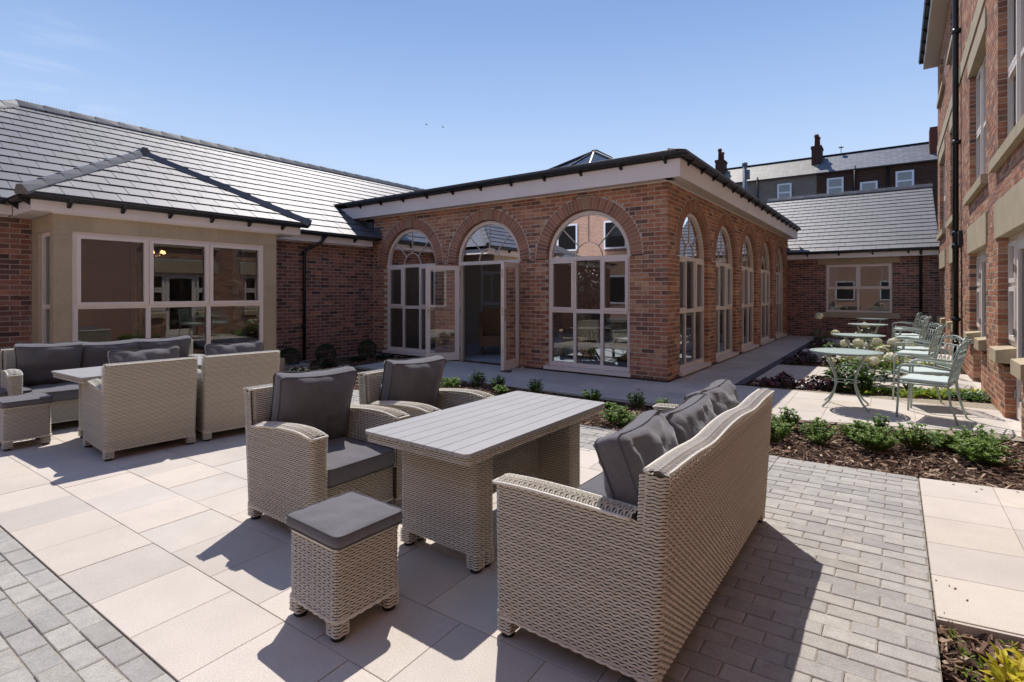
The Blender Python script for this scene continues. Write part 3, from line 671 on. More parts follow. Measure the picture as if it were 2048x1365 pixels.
# bay room
g = G(); g.box(-10.6, -8, -.05, -6.5, -2.3, 0.05); g.box(-10.62, -8, 0, -10.6, -2.3, 2.6); g.box(-10.6, -8, 2.5, -7.4, -2.3, 2.54); g.box(-10.6, -8.02, 0, -7.6, -8, 2.6); g.box(-10.6, -2.3, 0, -7.6, -2.28, 2.6); g.obj('room_lining', M['plaster'], LW)
for a, b in ((-5.28, -5.08), (-3.72, -3.48)):
    g = G()
    for k in range(25): g.v += [(-6.7 + .03 * math.sin(k * 1.7), a + (b - a) * k / 24, .4), (-6.7 + .03 * math.sin(k * 1.7), a + (b - a) * k / 24, 2.3)]
    for k in range(24): g.f.append((2 * k, 2 * k + 2, 2 * k + 3, 2 * k + 1))
    g.obj('curtain', M['curtain'], LW, True)
ch = thing('chandelier', 'small lit chandelier with three glowing shades inside the bay window', 'light fitting', (-7.45, -4.62, 2.13))
g = G(); g.tube([(0, 0, .3), (0, 0, 0)], .012)
for k in range(3):
    a = k * 2.09; g.tube([(0, 0, 0), ((.05 * math.cos(a)), (.05 * math.sin(a)), -.03), (.10 * math.cos(a), .10 * math.sin(a), .03)], .01)
g.obj('arm', M['steel'], ch)
glow = mat('lamp_glow', (1, .75, .4), .5, .2, emis=((1, .55, .2), 2.2))
for k in range(3):
    a = k * 2.09; g = G(); c = (.10 * math.cos(a), .10 * math.sin(a))
    g.hexa([(c[0] + .028 * math.cos(t * .785), c[1] + .028 * math.sin(t * .785), .03) for t in range(8)], [(c[0] + .016 * math.cos(t * .785), c[1] + .016 * math.sin(t * .785), .08) for t in range(8)]); g.obj('lamp_shade', glow, ch)

# ------------------------------------------------------------ back wing
g = G(); g.box(-7.55, -.2, 0, -7.345, .2, 2.55); g.obj('corner_gap_filler', M['mortar_d'], LW)  # filler block added inside the corner, stops light leaking through the wall gap
BW = thing('back_wing', 'low brick wing with a slate grey tiled roof closing the far end of the courtyard', 'building')
bB = ((0, 11.83, 0), (1, 0, 0), (0, 0, 1), (0, -1, 0))
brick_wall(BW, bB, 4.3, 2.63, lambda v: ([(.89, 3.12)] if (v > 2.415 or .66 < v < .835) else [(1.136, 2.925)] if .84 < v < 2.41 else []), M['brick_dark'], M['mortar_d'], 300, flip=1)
g = G(); g.box(-.2, 11.80, 0, -.005, 12.1, 2.55); g.obj('corner_gap_filler', M['mortar_d'], BW)  # added like the left wing one, hidden block against a light leak
g = G(); g.box(.9, 11.81, 2.41, 3.11, 12.0, 2.60); g.obj('lintel', M['stone'], BW)
g = G(); g.box(.9, 11.78, .66, 3.11, 12.0, .835); g.obj('window_sill', M['stone'], BW)
ww = rect_window(BW, (0, 11.87, 0), 0, [1.14, 2.03, 2.92], .84, 2.405, [[1.62]] * 2, sash={(0, 1), (1, 1)})
blind_room(BW, (0, 11.87, 0), 0, 1.14, 2.92, .9, 2.3, 1.6)
g = G(); g.box(0.02, 11.58, 2.6, 4.3, 11.60, 2.75); g.obj('fascia', M['fascia'], BW)
g = G(); g.box(0.02, 11.60, 2.6, 4.3, 11.823, 2.61); g.obj('soffit', M['fascia'], BW)
gutter(BW, (.32, 11.58, 2.80), (4.05, 11.58, 2.80), (0, -1, 0), off=.3, bracket=.9)
g = G(); g.box(.02, 11.56, 2.75, 4.3, 11.7, 2.80); g.obj('eaves_filler', M['black'], BW)
Lk = 4.75; ob = (-1.5, 11.49, 2.82)
tile_roof(BW, (ob, (1, 0, 0), (0, ca, sa), (0, -sa, ca)), [[(1.53, 0), (5.55, 0), (5.55, Lk), (0.2, Lk), (0.2, 1.0)]], Lk, 0, 5.55, .29, .335, 300)
yr, zrb = 11.49 + Lk * ca, 2.82 + Lk * sa
g = G(); g.poly([(-1.3, 11.49, 2.82), (4.05, 11.49, 2.82), (4.05, yr, zrb), (-1.3, yr, zrb)]); g.poly([(-1.3, yr, zrb), (4.05, yr, zrb), (4.05, yr + 4, 2.82), (-1.3, yr + 4, 2.82)]); g.obj('roof', M['tile_u'], BW)
ridge_run(BW, (-1.3, yr, zrb + .02), (4.04, yr, zrb + .02), w=.26, step=.45); spikes(BW, (-1.3, yr, zrb + .09), (4.04, yr, zrb + .09), h=.16, step=.06)
g = G(); g.box(3.6, 11.6, 2.86, 4.03, 11.62, 2.9)
DP = G(); DP.tube([(3.62, 11.50, 2.76), (3.62, 11.55, 2.68), (3.62, 11.76, 2.5), (3.62, 11.76, .02)], .036, 10); DP.obj('downpipe', M['black'], BW, True)

# ------------------------------------------------------------ right-hand three storey building
RB = thing('care_home_block', 'three storey red brick block with sandstone lintels and sills, along the right edge', 'building')
bR = ((4.05, 12.25, 0), (0, -1, 0), (0, 0, 1), (-1, 0, 0))
OPN = [(9.25, 11.25), (5.7, 7.6), (1.55, 3.6), (-1.6, .45)]
def exR(v):
    out = []
    for a, b in OPN:
        u0, u1 = 12.25 - b, 12.25 - a; c = (u0 + u1) / 2
        if v < .63: out.append((c - .5, c + .5))
        elif v < 2.15: out.append((u0, u1))
        elif v < 2.6: out.append((u0 - .17, u1 + .17))
        elif 3.0 < v < 3.17: out.append((u0 - .17, u1 + .17))
        elif 3.17 < v < 5.2: out.append((u0, u1))
        elif 5.2 < v < 5.5: out.append((u0 - .1, u1 + .1))
        elif 6.85 < v < 7.02: out.append((u0 - .12, u1 + .12))
        elif 7.02 < v < 8.25: out.append((u0, u1))
    if 5.65 < v < 5.92: out = [(-1, 99)]
    return out
brick_wall(RB, bR, 14.2, 8.4, exR, M['brick'], M['mortar'], 300, name='brick')
g = G(); g.box(4.05, -14, 0, 4.35, -1.95, 8.4); g.obj('wall', M['bricktex'], RB)
g = G(); g.box(4.2, 12.2, 0, 12, 12.25, 8.4); g.obj('end_wall', M['bricktex'], RB)
for k in range(16):
    y1 = 12.25 - k * .9; g = G(); g.box(4.03, y1 - .895, 5.64, 4.2, y1, 5.93); g.obj('string_course_stone', M['stone'], RB)
for n_, (a, b) in enumerate(OPN):
    c = (a + b) / 2; hw = (b - a) / 2
    for z0, z1, ov in ((2.15, 2.6, .165), (5.2, 5.5, .095)):
        for q0, q1 in ((a - ov, c - .0015), (c + .0015, b + ov)):
            g = G(); g.box(4.028, q0, z0 + .003, 4.25, q1, z1 - .003); g.obj('lintel', M['stone'], RB)
    for z0, z1, ov in ((3.0, 3.16, .16), (6.86, 7.02, .11)):
        g = G(); g.hexa([(3.975, a - ov, z0), (4.25, a - ov, z0), (4.25, b + ov, z0), (3.975, b + ov, z0)], [(3.975, a - ov, z1 - .03), (4.25, a - ov, z1), (4.25, b + ov, z1), (3.975, b + ov, z1 - .03)]); g.obj('sill', M['stone'], RB)
    for q0, q1 in ((a - .03, c - .5), (c + .5, b + .03)):
        g = G(); g.hexa([(3.965, q0, .64), (4.25, q0, .64), (4.25, q1, .64), (3.965, q1, .64)], [(3.965, q0, .79), (4.25, q0, .84), (4.25, q1, .84), (3.965, q1, .79)]); g.obj('sill', M['stone'], RB)
    g = G(); g.box(4.02, c - .5, -.04, 4.3, c + .5, .004); g.obj('threshold', M['slab'], RB)
    # door set: local x runs towards -Y
    g = G(); t = .07
    for x0, x1 in ((-hw, -hw + t), (hw - t, hw)): bar2(g, x0, .84, x1, 2.15, 0, .08)
    for s in (-1, 1): bar2(g, s * .49 - .035, 0.0, s * .49 + .035, 2.15, 0, .08)
    bar2(g, -hw + t, 2.07, hw - t, 2.15, .002, .078)
    for s in (-1, 1):
        x0, x1 = (-hw + t, -.525) if s < 0 else (.525, hw - t); bar2(g, x0, .84, x1, .91, .002, .078); bar2(g, x0, 1.53, x1, 1.60, .002, .078)
    bar2(g, -.455, 0, .455, .03, .0, .1)
    o = g.obj('door_frame', M['frame'], RB); o.location = (4.15, c, 0); o.rotation_euler = (0, 0, R(-90))
    for s in (-1, 1):
        x0, x1 = (-hw + t, -.525) if s < 0 else (.525, hw - t)
        for z0, z1 in ((.91, 1.53), (1.60, 2.07)):
            sg = G(); e = .045
            bar2(sg, x0 - .01, z0 - .01, x1 + .01, z0 + e, -.018, .03); bar2(sg, x0 - .01, z1 - e, x1 + .01, z1 + .01, -.018, .03); bar2(sg, x0 - .01, z0 + e, x0 + e, z1 - e, -.018, .03); bar2(sg, x1 - e, z0 + e, x1 + .01, z1 - e, -.018, .03); sg.obj('sash', M['frame'], o)
            p = G(); p.poly([(x0 + e, .02, z0 + e), (x1 - e, .02, z0 + e), (x1 - e, .02, z1 - e), (x0 + e, .02, z1 - e)]); p.obj('pane', M['glass'], o)
    d = G(); e = .1
    bar2(d, -.45, .035, .45, .24, -.01, .05); bar2(d, -.45, 1.96, .45, 2.065, -.01, .05); bar2(d, -.45, .24, -.45 + e, 1.96, -.01, .05); bar2(d, .45 - e, .24, .45, 1.96, -.01, .05)
    dd = d.obj('door_leaf', M['frame'], o); p = G(); p.poly([(-.35, .02, .24), (.35, .02, .24), (.35, .02, 1.96), (-.35, .02, 1.96)]); p.obj('pane', M['glass'], o)
    h = G(); h.bar((.41, -.045, 1.0), (.29, -.045, 1.0), .02, .014); h.bar((.41, -.01, 1.0), (.41, -.045, 1.0), .014, .014); h.box(.395, -.016, .9, .425, -.01, 1.1)
    for z in (.3, 1.0, 1.75): h.tube([(-.465, -.02, z - .05), (-.465, -.02, z + .05)], .014, 8)
    h.obj('handle', M['steel'], o)
    blind_room(RB, (4.15, c, 0), R(-90), -hw, hw, .1, 2.1, 1.5)
    for z0, z1, mid in ((3.16, 5.195, 4.15), (7.02, 8.25, 7.75)):
        rect_window(RB, (4.15, c, 0), R(-90), [-hw, -.34, .34, hw], z0, z1, [[mid]] * 3, name='upper_window', sash={(0, 0), (2, 0), (0, 1), (2, 1)})
        blind_room(RB, (4.15, c, 0), R(-90), -hw, hw, z0, z1, 1.2)
# far unseen stretch, only mirrored in the bay glass
for yy in (-5.4, -9.0):
    g = G()
    for z0 in (0.9, 3.6): g.box(3.99, yy - .7, z0, 4.05, yy + .7, z0 + 1.5)
    g.obj('window_block', M['frame'], RB)
    g = G()
    for z0 in (0.9, 3.6):
        for s in (-.62, .04): g.box(3.985, yy + s, z0 + .08, 3.99, yy + s + .58, z0 + 1.42)
    g.obj('pane', M['tile_u'], RB)
g = G(); g.hexa([(3.72, -14, 8.42), (4.4, -14, 8.42), (4.4, 12.35, 8.42), (3.72, 12.35, 8.42)], [(3.72, -14, 8.46), (4.4, -14, 8.46), (4.4, 12.35, 8.46), (3.72, 12.35, 8.46)]); g.obj('soffit', M['soffit'], RB)
g = G(); g.box(3.70, -14, 8.42, 3.72, 12.36, 8.62); g.obj('fascia', M['fascia'], RB)
for k in range(60):
    g = G(); y1 = 12.42 - k * .33; g.hexa([(3.60, y1 - .32, 8.62), (4.3, y1 - .32, 9.0), (4.3, y1, 9.0), (3.60, y1, 8.62)], [(3.60, y1 - .32, 8.66), (4.3, y1 - .32, 9.04), (4.3, y1, 9.04), (3.60, y1, 8.66)]); g.obj('roof_tile', M['tile'], RB)
g = G(); g.poly([(3.62, -14, 8.615), (8, -14, 11), (8, 12.4, 11), (3.62, 12.4, 8.615)]); g.poly([(8, -14, 11), (12, -14, 8.6), (12, 12.4, 8.6), (8, 12.4, 11)]); g.obj('roof', M['tile_u'], RB)
gutter(RB, (3.70, -2, 8.64), (3.70, 12.3, 8.64), (-1, 0, 0), off=.5)
DP = G(); DP.tube([(3.62, 5.15, 8.55), (3.70, 5.15, 8.40), (3.96, 5.15, 8.2), (3.97, 5.15, 8.1), (3.97, 5.15, .02)], .05, 12)
for z in (.9, 2.35, 2.6, 4.4, 6.6): DP.tube([(3.97, 5.15, z), (3.97, 5.15, z + .09)], .062, 12); DP.box(3.98, 5.07, z + .02, 4.05, 5.23, z + .07)
DP.obj('downpipe', M['black'], RB, True)
g = G(); g.box(3.98, 4.72, 2.38, 4.045, 4.80, 2.66); g.tube([(4.03, 4.76, 2.38), (4.035, 4.78, 1.6), (4.04, 4.72, .2)], .008, 5); g.obj('junction_box', M['black'], RB)

# ------------------------------------------------------------ terrace beyond
TR = thing('terrace_row', 'dark old terrace row with slate roof and chimneys rising behind the back wing', 'terrace')
g = G(); g.box(-9, 30, 0, -1.07, 30.3, 9.04); g.obj('rendered_wall', M['render_w'], TR)
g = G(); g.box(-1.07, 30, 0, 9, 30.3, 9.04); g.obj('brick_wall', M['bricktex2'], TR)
def slope(x0, x1, m, nm):
    g = G(); g.hexa([(x0, 29.85, 9.0), (x1, 29.85, 9.0), (x1, 32.2, 10.5), (x0, 32.2, 10.5)], [(x0, 29.85, 9.06), (x1, 29.85, 9.06), (x1, 32.2, 10.56), (x0, 32.2, 10.56)])
    g.poly([(x0, 32.2, 10.5), (x1, 32.2, 10.5), (x1, 35, 9), (x0, 35, 9)]); return g.obj(nm, m, TR)
slope(-9, -1.07, M['slate_b'], 'buff_slates'); slope(-1.07, 9, M['slate_a'], 'blue_slates')
g = G(); g.box(-9, 32.1, 10.54, 9, 32.3, 10.62); g.obj('ridge', M['tile_u'], TR)
g = G(); g.box(-9, 29.78, 8.98, 9, 29.88, 9.05); g.obj('gutter', M['black'], TR)
for x0, x1, z0, z1, two in ((-3.32, -2.48, 7.4, 8.64, 1), (-.5, .39, 7.4, 8.65, 1), (1.24, 2.12, 7.2, 8.2, 0), (2.99, 3.86, 7.4, 8.62, 1), (-5.2, -4.5, 6.6, 7.75, 0)):
    rect_window(TR, (0, 29.93, 0), 0, [x0, x1], z0, z1, [[(z0 + z1) / 2 + .02]] if two else [[]], name='window', fm=M['upvc'], t=.10)
    g = G(); g.box(x0 + .05, 29.98, z0 + .05, x1 - .05, 29.995, z1 - .05); g.obj('blind', mat('blue_blind', (.10, .17, .30), .7, .3), TR)
for x in (-4.55, .95, 2.6): g = G(); g.tube([(x + (.02), 29.93, 3), (x + .02, 29.93, 9.25 if x < 2 else 8.9)], .06, 8); g.obj('soil_pipe', M['black'], TR, True)
def chimney(x, y, z0, z1, pots):
    g = G(); g.box(x - .28, y - .5, z0, x + .28, y + .5, z1); g.box(x - .32, y - .54, z1 - .18, x + .32, y + .54, z1 - .06); g.box(x - .30, y - .52, z1 - .06, x + .30, y + .52, z1)
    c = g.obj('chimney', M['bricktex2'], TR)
    for dx, dy, h in pots:
        g = G(); g.tube([(x + dx, y + dy, z1), (x + dx, y + dy, z1 + h * .8), (x + dx, y + dy, z1 + h * .8), (x + dx, y + dy, z1 + h)], [.13, .11, .15, .13], 10); g.obj('chimney_pot', mat('terracotta', (.10, .04, .03), .8, .2), c, True)
chimney(-1.2, 31.6, 9.6, 11.1, [(0, -.33, .75), (0, 0, .45), (.02, .35, .75)])
chimney(-7.3, 31.6, 9.6, 11.1, [(0, -.33, .8), (0, .0, .5), (.0, .35, .7)])
g = G(); g.box(4.6, 30.6, 9.5, 5.6, 31.7, 11.1); g.obj('dormer', mat('red_render', (.12, .045, .035), .9, .1), TR)
g = G(); g.tube([(.1, 32.2, 10.6), (.1, 32.2, 11.1)], .02, 5); g.disc((.1, 32.1), .16, 10.98, 11.0, 12); g.obj('aerial', M['black'], TR)
fl = G(); fl.tube([(-3.6, 22, 0), (-3.6, 22, 8.35)], .11, 10); fl.tube([(-3.6, 22, 8.35), (-3.6, 22, 8.5)], .14, 10); fl.tube([(-3.42, 22, 7.6), (-3.42, 22, 8.1)], .08, 8)
tag(fl.obj('flue_pipe', mat('flue_grey', (.12, .14, .17), .5, .4), None, True), 'tall blue grey flue pipe standing in front of the terrace roof', 'flue')
# building behind the camera, mirrored in the glass
rg = G(); rg.box(-16, -17.3, 0, 9, -17, 7.5)
RBK = thing('rear_block', 'brick block behind the viewer, seen only as reflections in the window glass', 'building')
o = rg.obj('wall', bricktex('rear_brick', (.33, .18, .13), (.44, .25, .18), (.5, .42, .36)), RBK)
gb = G(); gb.poly([(-14, -17, -.03), (4.05, -17, -.03), (4.05, -8.85, -.03), (-14, -8.85, -.03)]); struct('rear_paving', gb, M['slab'])
for k in range(6):
    for z in (.9, 3.8):
        g = G(); g.box(-12.5 + k * 2.9, -16.99, z, -11.2 + k * 2.9, -16.93, z + 1.5); o = g.obj('window', M['upvc'], RBK); g = G(); g.box(-12.4 + k * 2.9, -16.925, z + .1, -11.3 + k * 2.9, -16.92, z + 1.4); g.obj('pane', M['tile_u'], o)

# ------------------------------------------------------------ ground
gr = G(); gr.poly([(-300, -300, -.09), (300, -300, -.09), (300, 300, -.09), (-300, 300, -.09)]); struct('ground', gr, mat('ground_far', (.20, .18, .15), .95, .1, 0, None, ((.5, .2),)))
SL = .034
def L0(x): return -7.62 + SL * x
FB = (( 0, 0, 0), (1, 0, 0), (0, 1, 0), (0, 0, 1))
def rotgrid(o, ang_sx, sy_shear, du, dv, nu0, nu1, nv0, nv1, half=True, gap=.0018):
    """cells of a half-bond grid; rows along (1, ang_sx), columns along (sy_shear, 1)"""
    out = []
    for r in range(nv0, nv1):
        off = du / 2 if (half and r % 2) else 0
        for k in range(nu0, nu1):
            q = []
            for a, b in ((0, 0), (1, 0), (1, 1), (0, 1)):
                uu = off + (k + a) * du + (gap if a == 0 else -gap); vv = (r + b) * dv + (gap if b == 0 else -gap)
                q.append((o[0] + uu + vv * sy_shear, o[1] + uu * ang_sx + vv))
            out.append(q)
    return out
def pave(name, cells, zone, m, cap, bed_mat, ch=.003, hj=.0, name_bed='patio', bz=-.006):
    z = zone if sum(zone[i][0] * zone[(i + 1) % len(zone)][1] - zone[(i + 1) % len(zone)][0] * zone[i][1] for i in range(len(zone))) > 0 else zone[::-1]
    items = [c for c in (clip(q, z) for q in cells) if len(c) > 2 and area(c) > .0015]
    g = G(); g.poly([(x, y, bz) for x, y in z]); s = struct(name_bed, g, bed_mat)
    def h(x, y, poly): return hj * (((int(poly[0][0] * 71 + 999) + int(poly[0][1] * 133 + 999)) % 4) - 1.5)
    pieces(s, name, items, FB, h, m, cap, ch=ch, depth=.05); return s
# slab patio
cells = rotgrid((-.047 - 20 * .4375, -7.621), SL, -SL, .4375, .4375, 0, 50, 0, 14)
cells = [[(x, y + SL * (0)) for x, y in c] for c in rotgrid((-.047 - 16 * .4375, L0(-.047 - 16 * .4375)), SL, -SL, .4375, .4375, -2, 26, 0, 9)]
def yb(x): return -4.04 + SL * (x - .6)
pave('paving_slab', cells, [(-7.2, L0(-7.2)), (2.17, L0(2.17)), (2.17, yb(2.17)), (-7.2, yb(-7.2))], M['slab'], 300, M['joint'], ch=.002, hj=.0006)
# block paving: frame round the patio
bc = rotgrid((-.025 - 45 * .1975, -7.635 - .1 * 8 - .85 * 0 + 0), SL, -SL, .1975, .0995, 0, 75, 0, 8, gap=.0022)
bc = []
def blocks(x0, x1, ytop, rows, up=False):
    out = []
    for r in range(rows):
        off = .0985 if r % 2 else 0; x = x0 + off - .197
        while x < x1:
            q = []
            for a, b in ((0, 0), (1, 0), (1, 1), (0, 1)):
                X = x + (.0022 if a == 0 else .197 - .0022); D = -(r + 1) * .0985 + (.0022 if b == 0 else .0985 - .0022); q.append((X, ytop(X) + D))
            out.append(q); x += .197
    return out
pave('paving_block', blocks(-3, 2.168, lambda x: L0(x) - .004, 12), [(-3.0, L0(-3) - .004), (-3.0, L0(-3) - 1.2), (2.166, L0(2.17) - 1.2), (2.166, L0(2.17) - .004)], M['block'], 150, M['joint'], ch=.005, hj=.0016, name_bed='paving_border')
def yR(x): return -3.235 + .06 * (x - 2.17)
pave('paving_block', blocks(2.17, 3.162, yR, 55), [(2.172, yR(2.17)), (2.172, -8.6), (3.161, -8.6), (3.161, yR(3.16))], M['block'], 300, M['joint'], ch=.005, hj=.0016, name_bed='block_path')
pave('paving_block', blocks(-6.2, 2.168, lambda x: yb(x) + .76, 8), [(-7.0, yb(-7) + .004), (2.168, yb(2.17) + .004), (2.168, yb(2.17) + .76), (-7.0, yb(-7) + .76)], M['block'], 200, M['joint'], ch=.005, hj=.0016, name_bed='block_band')
# slabs at the right edge
def yS(x): return -3.174 + .17 * (x - 3.165)
cells = rotgrid((3.167, -5.391), .17, 0, .4415, .4435, 0, 3, 0, 5, half=False)
pave('paving_slab', cells, [(3.165, -5.391), (4.05, -5.24), (4.05, yS(4.05)), (3.165, yS(3.165))], M['slab'], 60, M['joint'], ch=.002, name_bed='side_paving')
g = G(); g.hexa([(3.167, -5.41, -.08), (4.05, -5.26, -.08), (4.05, -5.245, -.08), (3.167, -5.394, -.08)], [(3.167, -5.41, -.004), (4.05, -5.26, -.004), (4.05, -5.245, -.004), (3.167, -5.394, -.004)]); o = struct('slab_edge', g, M['slab'])
# path by the garden room
PN = [(-5.78, -.0), (-5.75, -1.93), (-2.6, -1.77), (.18, -1.83), (.93, -1.90), (.93, 11.83), (0.0, 11.83), (0, 0)]
cells = rotgrid((-6.0, -2.1), .0, 0, .45, .45, -1, 17, 0, 5)
pave('paving_slab', cells, [(-5.78, 0), (-5.75, -1.93), (-2.6, -1.80), (.93, -1.86), (.93, 0)], M['slab'], 90, M['joint'], ch=.002, hj=.0004, name_bed='garden_path')
cells = rotgrid((0.0, 0.0), .0, 0, .465, .45, -1, 3, 0, 27)
pave('paving_slab', cells, [(0, 0.0), (.93, 0.0), (.93, 11.83), (0, 11.83)], M['slab'], 60, M['joint'], ch=.002, name_bed='garden_path')
# garden side: slab pads (the grid is skewed here)
K = .17
def s(x): return K * (x - 1.07)
pads = [(-1.62, .44, 'small_patio'), (1.31, 3.49, 'small_patio'), (5.1, 7.3, 'small_patio'), (9.0, 11.2, 'small_patio')]
for a, b, nm in pads:
    x0 = .93 if a < 0 else 1.07
    cells = rotgrid((.96, a + K * (.96 - 1.07)), K, -.01, .45, .44, -1, 9, -1, 6, half=False)
    if a < 0: zone = [(.932, -1.93), (1.95, -1.62), (4.05, -1.25), (4.05, b + s(4.05)), (1.2, b + s(1.2)), (1.07, b + s(1.07)), (.932, b)]
    else: zone = [(x0, a + s(x0)), (4.05, a + s(4.05)), (4.05, b + s(4.05)), (x0, b + s(x0))]
    zone = [(x, min(y, 11.82)) for x, y in zone]
    pave('paving_slab', cells, zone, M['slab'], 60 if a < 0 else 40, M['joint'], ch=.002, hj=.0004, name_bed=nm)
g = G(); g.hexa([(.935, .45, -.05), (1.065, .47, -.05), (1.065, 11.8, -.05), (.935, 11.8, -.05)], [(.935, .45, .012), (1.065, .47, .012), (1.065, 11.8, .012), (.935, 11.8, .012)]); struct('edging_strip', g, M['strip'])
# planting beds with bark
def bed(zone, n, name='planting_bed', zt=-.03, size=1.0, rows=None):
    z = zone if sum(zone[i][0] * zone[(i + 1) % len(zone)][1] - zone[(i + 1) % len(zone)][0] * zone[i][1] for i in range(len(zone))) > 0 else zone[::-1]
    g = G(); g.poly([(x, y, zt) for x, y in z]); st = struct(name, g, M['soil'])
    xs = [p[0] for p in z]; ys = [p[1] for p in z]; c = G(); m = 0
    def inside(x, y):
        r = False
        for i in range(len(z)):
            (x1, y1), (x2, y2) = z[i], z[i - 1]
            if (y1 > y) != (y2 > y) and x < (x2 - x1) * (y - y1) / (y2 - y1) + x1: r = not r
        return r
    while m < n:
        x = rnd.uniform(min(xs), max(xs)); y = rnd.uniform(min(ys), max(ys)); m += 1
        if not inside(x, y): continue
        l = rnd.choice((.018, .025, .035, .05, .075)) * size * rnd.uniform(.7, 1.2); wd = l * rnd.uniform(.12, .4); th = rnd.uniform(.002, .006)
        mt = Matrix.Rotation(rnd.uniform(0, 6.28), 3, 'Z') @ Matrix.Rotation(rnd.gauss(0, .28), 3, 'Y') @ Matrix.Rotation(rnd.gauss(0, .5), 3, 'X')
        hz = zt + .004 + .022 * rnd.random() ** 1.5 + .012 * mnoise.noise((x * 3, y * 3, 0))
        v = [mt @ Vector((a * l / 2, b * wd / 2 * (1 if a < 0 else .6), d * th)) + Vector((x, y, hz)) for d in (-.5, .5) for a, b in ((-1, -1), (1, -1), (1, 1), (-1, 1))]
        c.hexa(v[:4], v[4:])
    o = c.obj('bark_mulch', M['bark'], st); o['kind'] = 'stuff'
    return st
bed([(-5.74, -1.95), (-2.6, -1.81), (.18, -1.86), (.93, -1.93), (1.95, -1.635), (4.05, -1.265), (4.05, yS(4.05) + .01), (3.165, yR(3.165) + .01), (2.17, yR(2.17) + .01), (2.16, yb(2.16) + .77), (-5.6, yb(-5.6) + .77)], 26000)
bed([(-7.33, -3.1), (-5.3, -3.3), (-5.79, -1.95), (-5.79, -.01), (-7.33, -.01)], 3500)
bed([(3.165, -5.42), (4.05, -5.27), (4.05, -8), (3.165, -8)], 4200, zt=-.045, size=1.25)
for a, b in ((.45, 1.305), (3.50, 5.09), (7.31, 8.99), (11.21, 11.8)):
    bed([(1.07, a), (4.05, a + s(4.05)), (4.05, min(b + s(4.05), 11.8)), (1.07, b)], 3600 if a < 1 else 1500)
g = G()
for k in range(46):
    x = .2 + k * .025 ; g.box(x, yR(x) - .045 - .1 * 0, -.01, x + .02, yR(x) - .01, .006)
g = G(); g.box(-.6, -3.34, -.02, 2.1, -3.285, .004); struct('drain_channel', g, mat('drain_grey', (.16, .165, .18), .6, .4))

# ------------------------------------------------------------ wicker
class Weave(G):
    def panel(s, Q, a0, a1, b0, b1, bmax=None, pitch=.0120, stake=.0172, A=.0017, ph=0, fine=True):
        """Q(a,b)->(pos, normal). strands run along a, rows stacked along b"""
        n = max(1, int((b1 - b0) / pitch)); pit = (b1 - b0) / n; m = max(4, int(round((a1 - a0) / (stake / 2))))
        for r in range(n):
            b = b0 + (r + .5) * pit; prev = None; par = (r + ph) % 2
            for j in range(m + 1):
                a = a0 + j * stake / 2 if j < m else a1
                if bmax is not None and b > bmax(a): prev = None; continue
                p, nn = Q(a, b); pu, _ = Q(a, b + pit * .5)
                up = (pu - p); off = A * math.cos(math.pi * ((a - a0) / stake) + math.pi * par)
                i = len(s.v)
                zz = up * (.34 * (1, 0, -1, 0)[j % 4]) if fine else up * 0
                s.v += [tuple(p + zz - up * .70 + nn * (off - .003)), tuple(p + zz + nn * (off + .0026)), tuple(p + zz + up * .70 + nn * (off - .003))]
                if prev is not None: s.f += [(prev, i, i + 1, prev + 1), (prev + 1, i + 1, i + 2, prev + 2)]
                prev = i
def path_fn(pts, lean=None, r=.035):
    """closed-form rounded polyline; pts [(x,y)], returns arclength fn -> pos, normal (outward = right of travel) and length. lean[i] = xy drift per metre of height"""
    P = []; n = len(pts)
    for i, p in enumerate(pts):
        p = Vector((p[0], p[1])); ln = Vector(lean[i]) if lean else Vector((0, 0))
        if i in (0, n - 1): P.append((p, ln)); continue
        a = (Vector(pts[i - 1]) - p).normalized(); b = (Vector(pts[i + 1]) - p).normalized()
        for t in (0, .25, .5, .75, 1):
            q = (p + a * r) * (1 - t) ** 2 + p * 2 * t * (1 - t) + (p + b * r) * t * t; P.append((q, ln))
    cum = [0]
    for i in range(1, len(P)): cum.append(cum[-1] + (P[i][0] - P[i - 1][0]).length)
    T = []
    for i in range(len(P)):
        t = (P[min(i + 1, len(P) - 1)][0] - P[max(i - 1, 0)][0]).normalized(); T.append(Vector((t.y, -t.x)))
    def f(a, z):
        a = min(max(a, 0), cum[-1] - 1e-6); i = 0
        while cum[i + 1] < a: i += 1
        t = (a - cum[i]) / (cum[i + 1] - cum[i] or 1); q = P[i][0].lerp(P[i + 1][0], t) + P[i][1].lerp(P[i + 1][1], t) * z
        nn = T[i].lerp(T[i + 1], t).normalized(); return Vector((q.x, q.y, z)), Vector((nn.x, nn.y, 0))
    return f, cum[-1]
def prism_xz(g, prof, y0, y1):
    g.hexa([(x, y0, z) for x, z in prof], [(x, y1, z) for x, z in prof])
def legs(parent, spots, h=.10, sz=.07, m='wick'):
    for x, y in spots:
        w_ = Weave(); q = sz / 2; f, Ln = path_fn([(x - q, y - q), (x + q, y - q), (x + q, y + q), (x - q, y + q), (x - q, y - q + .0001)], r=.012)
        w_.panel(f, 0, Ln, .018, h + .01, A=.0010); lg = w_.obj('leg', M['wick'], parent)
        g = G(); g.box(x - q + .008, y - q + .008, .016, x + q - .008, y + q - .008, h + .01); g.obj('leg_backing', M['dark_backing'], lg)
        g = G(); g.disc((x, y), q * .85, 0, .018, 10); g.obj('foot_cap', M['black'], lg)
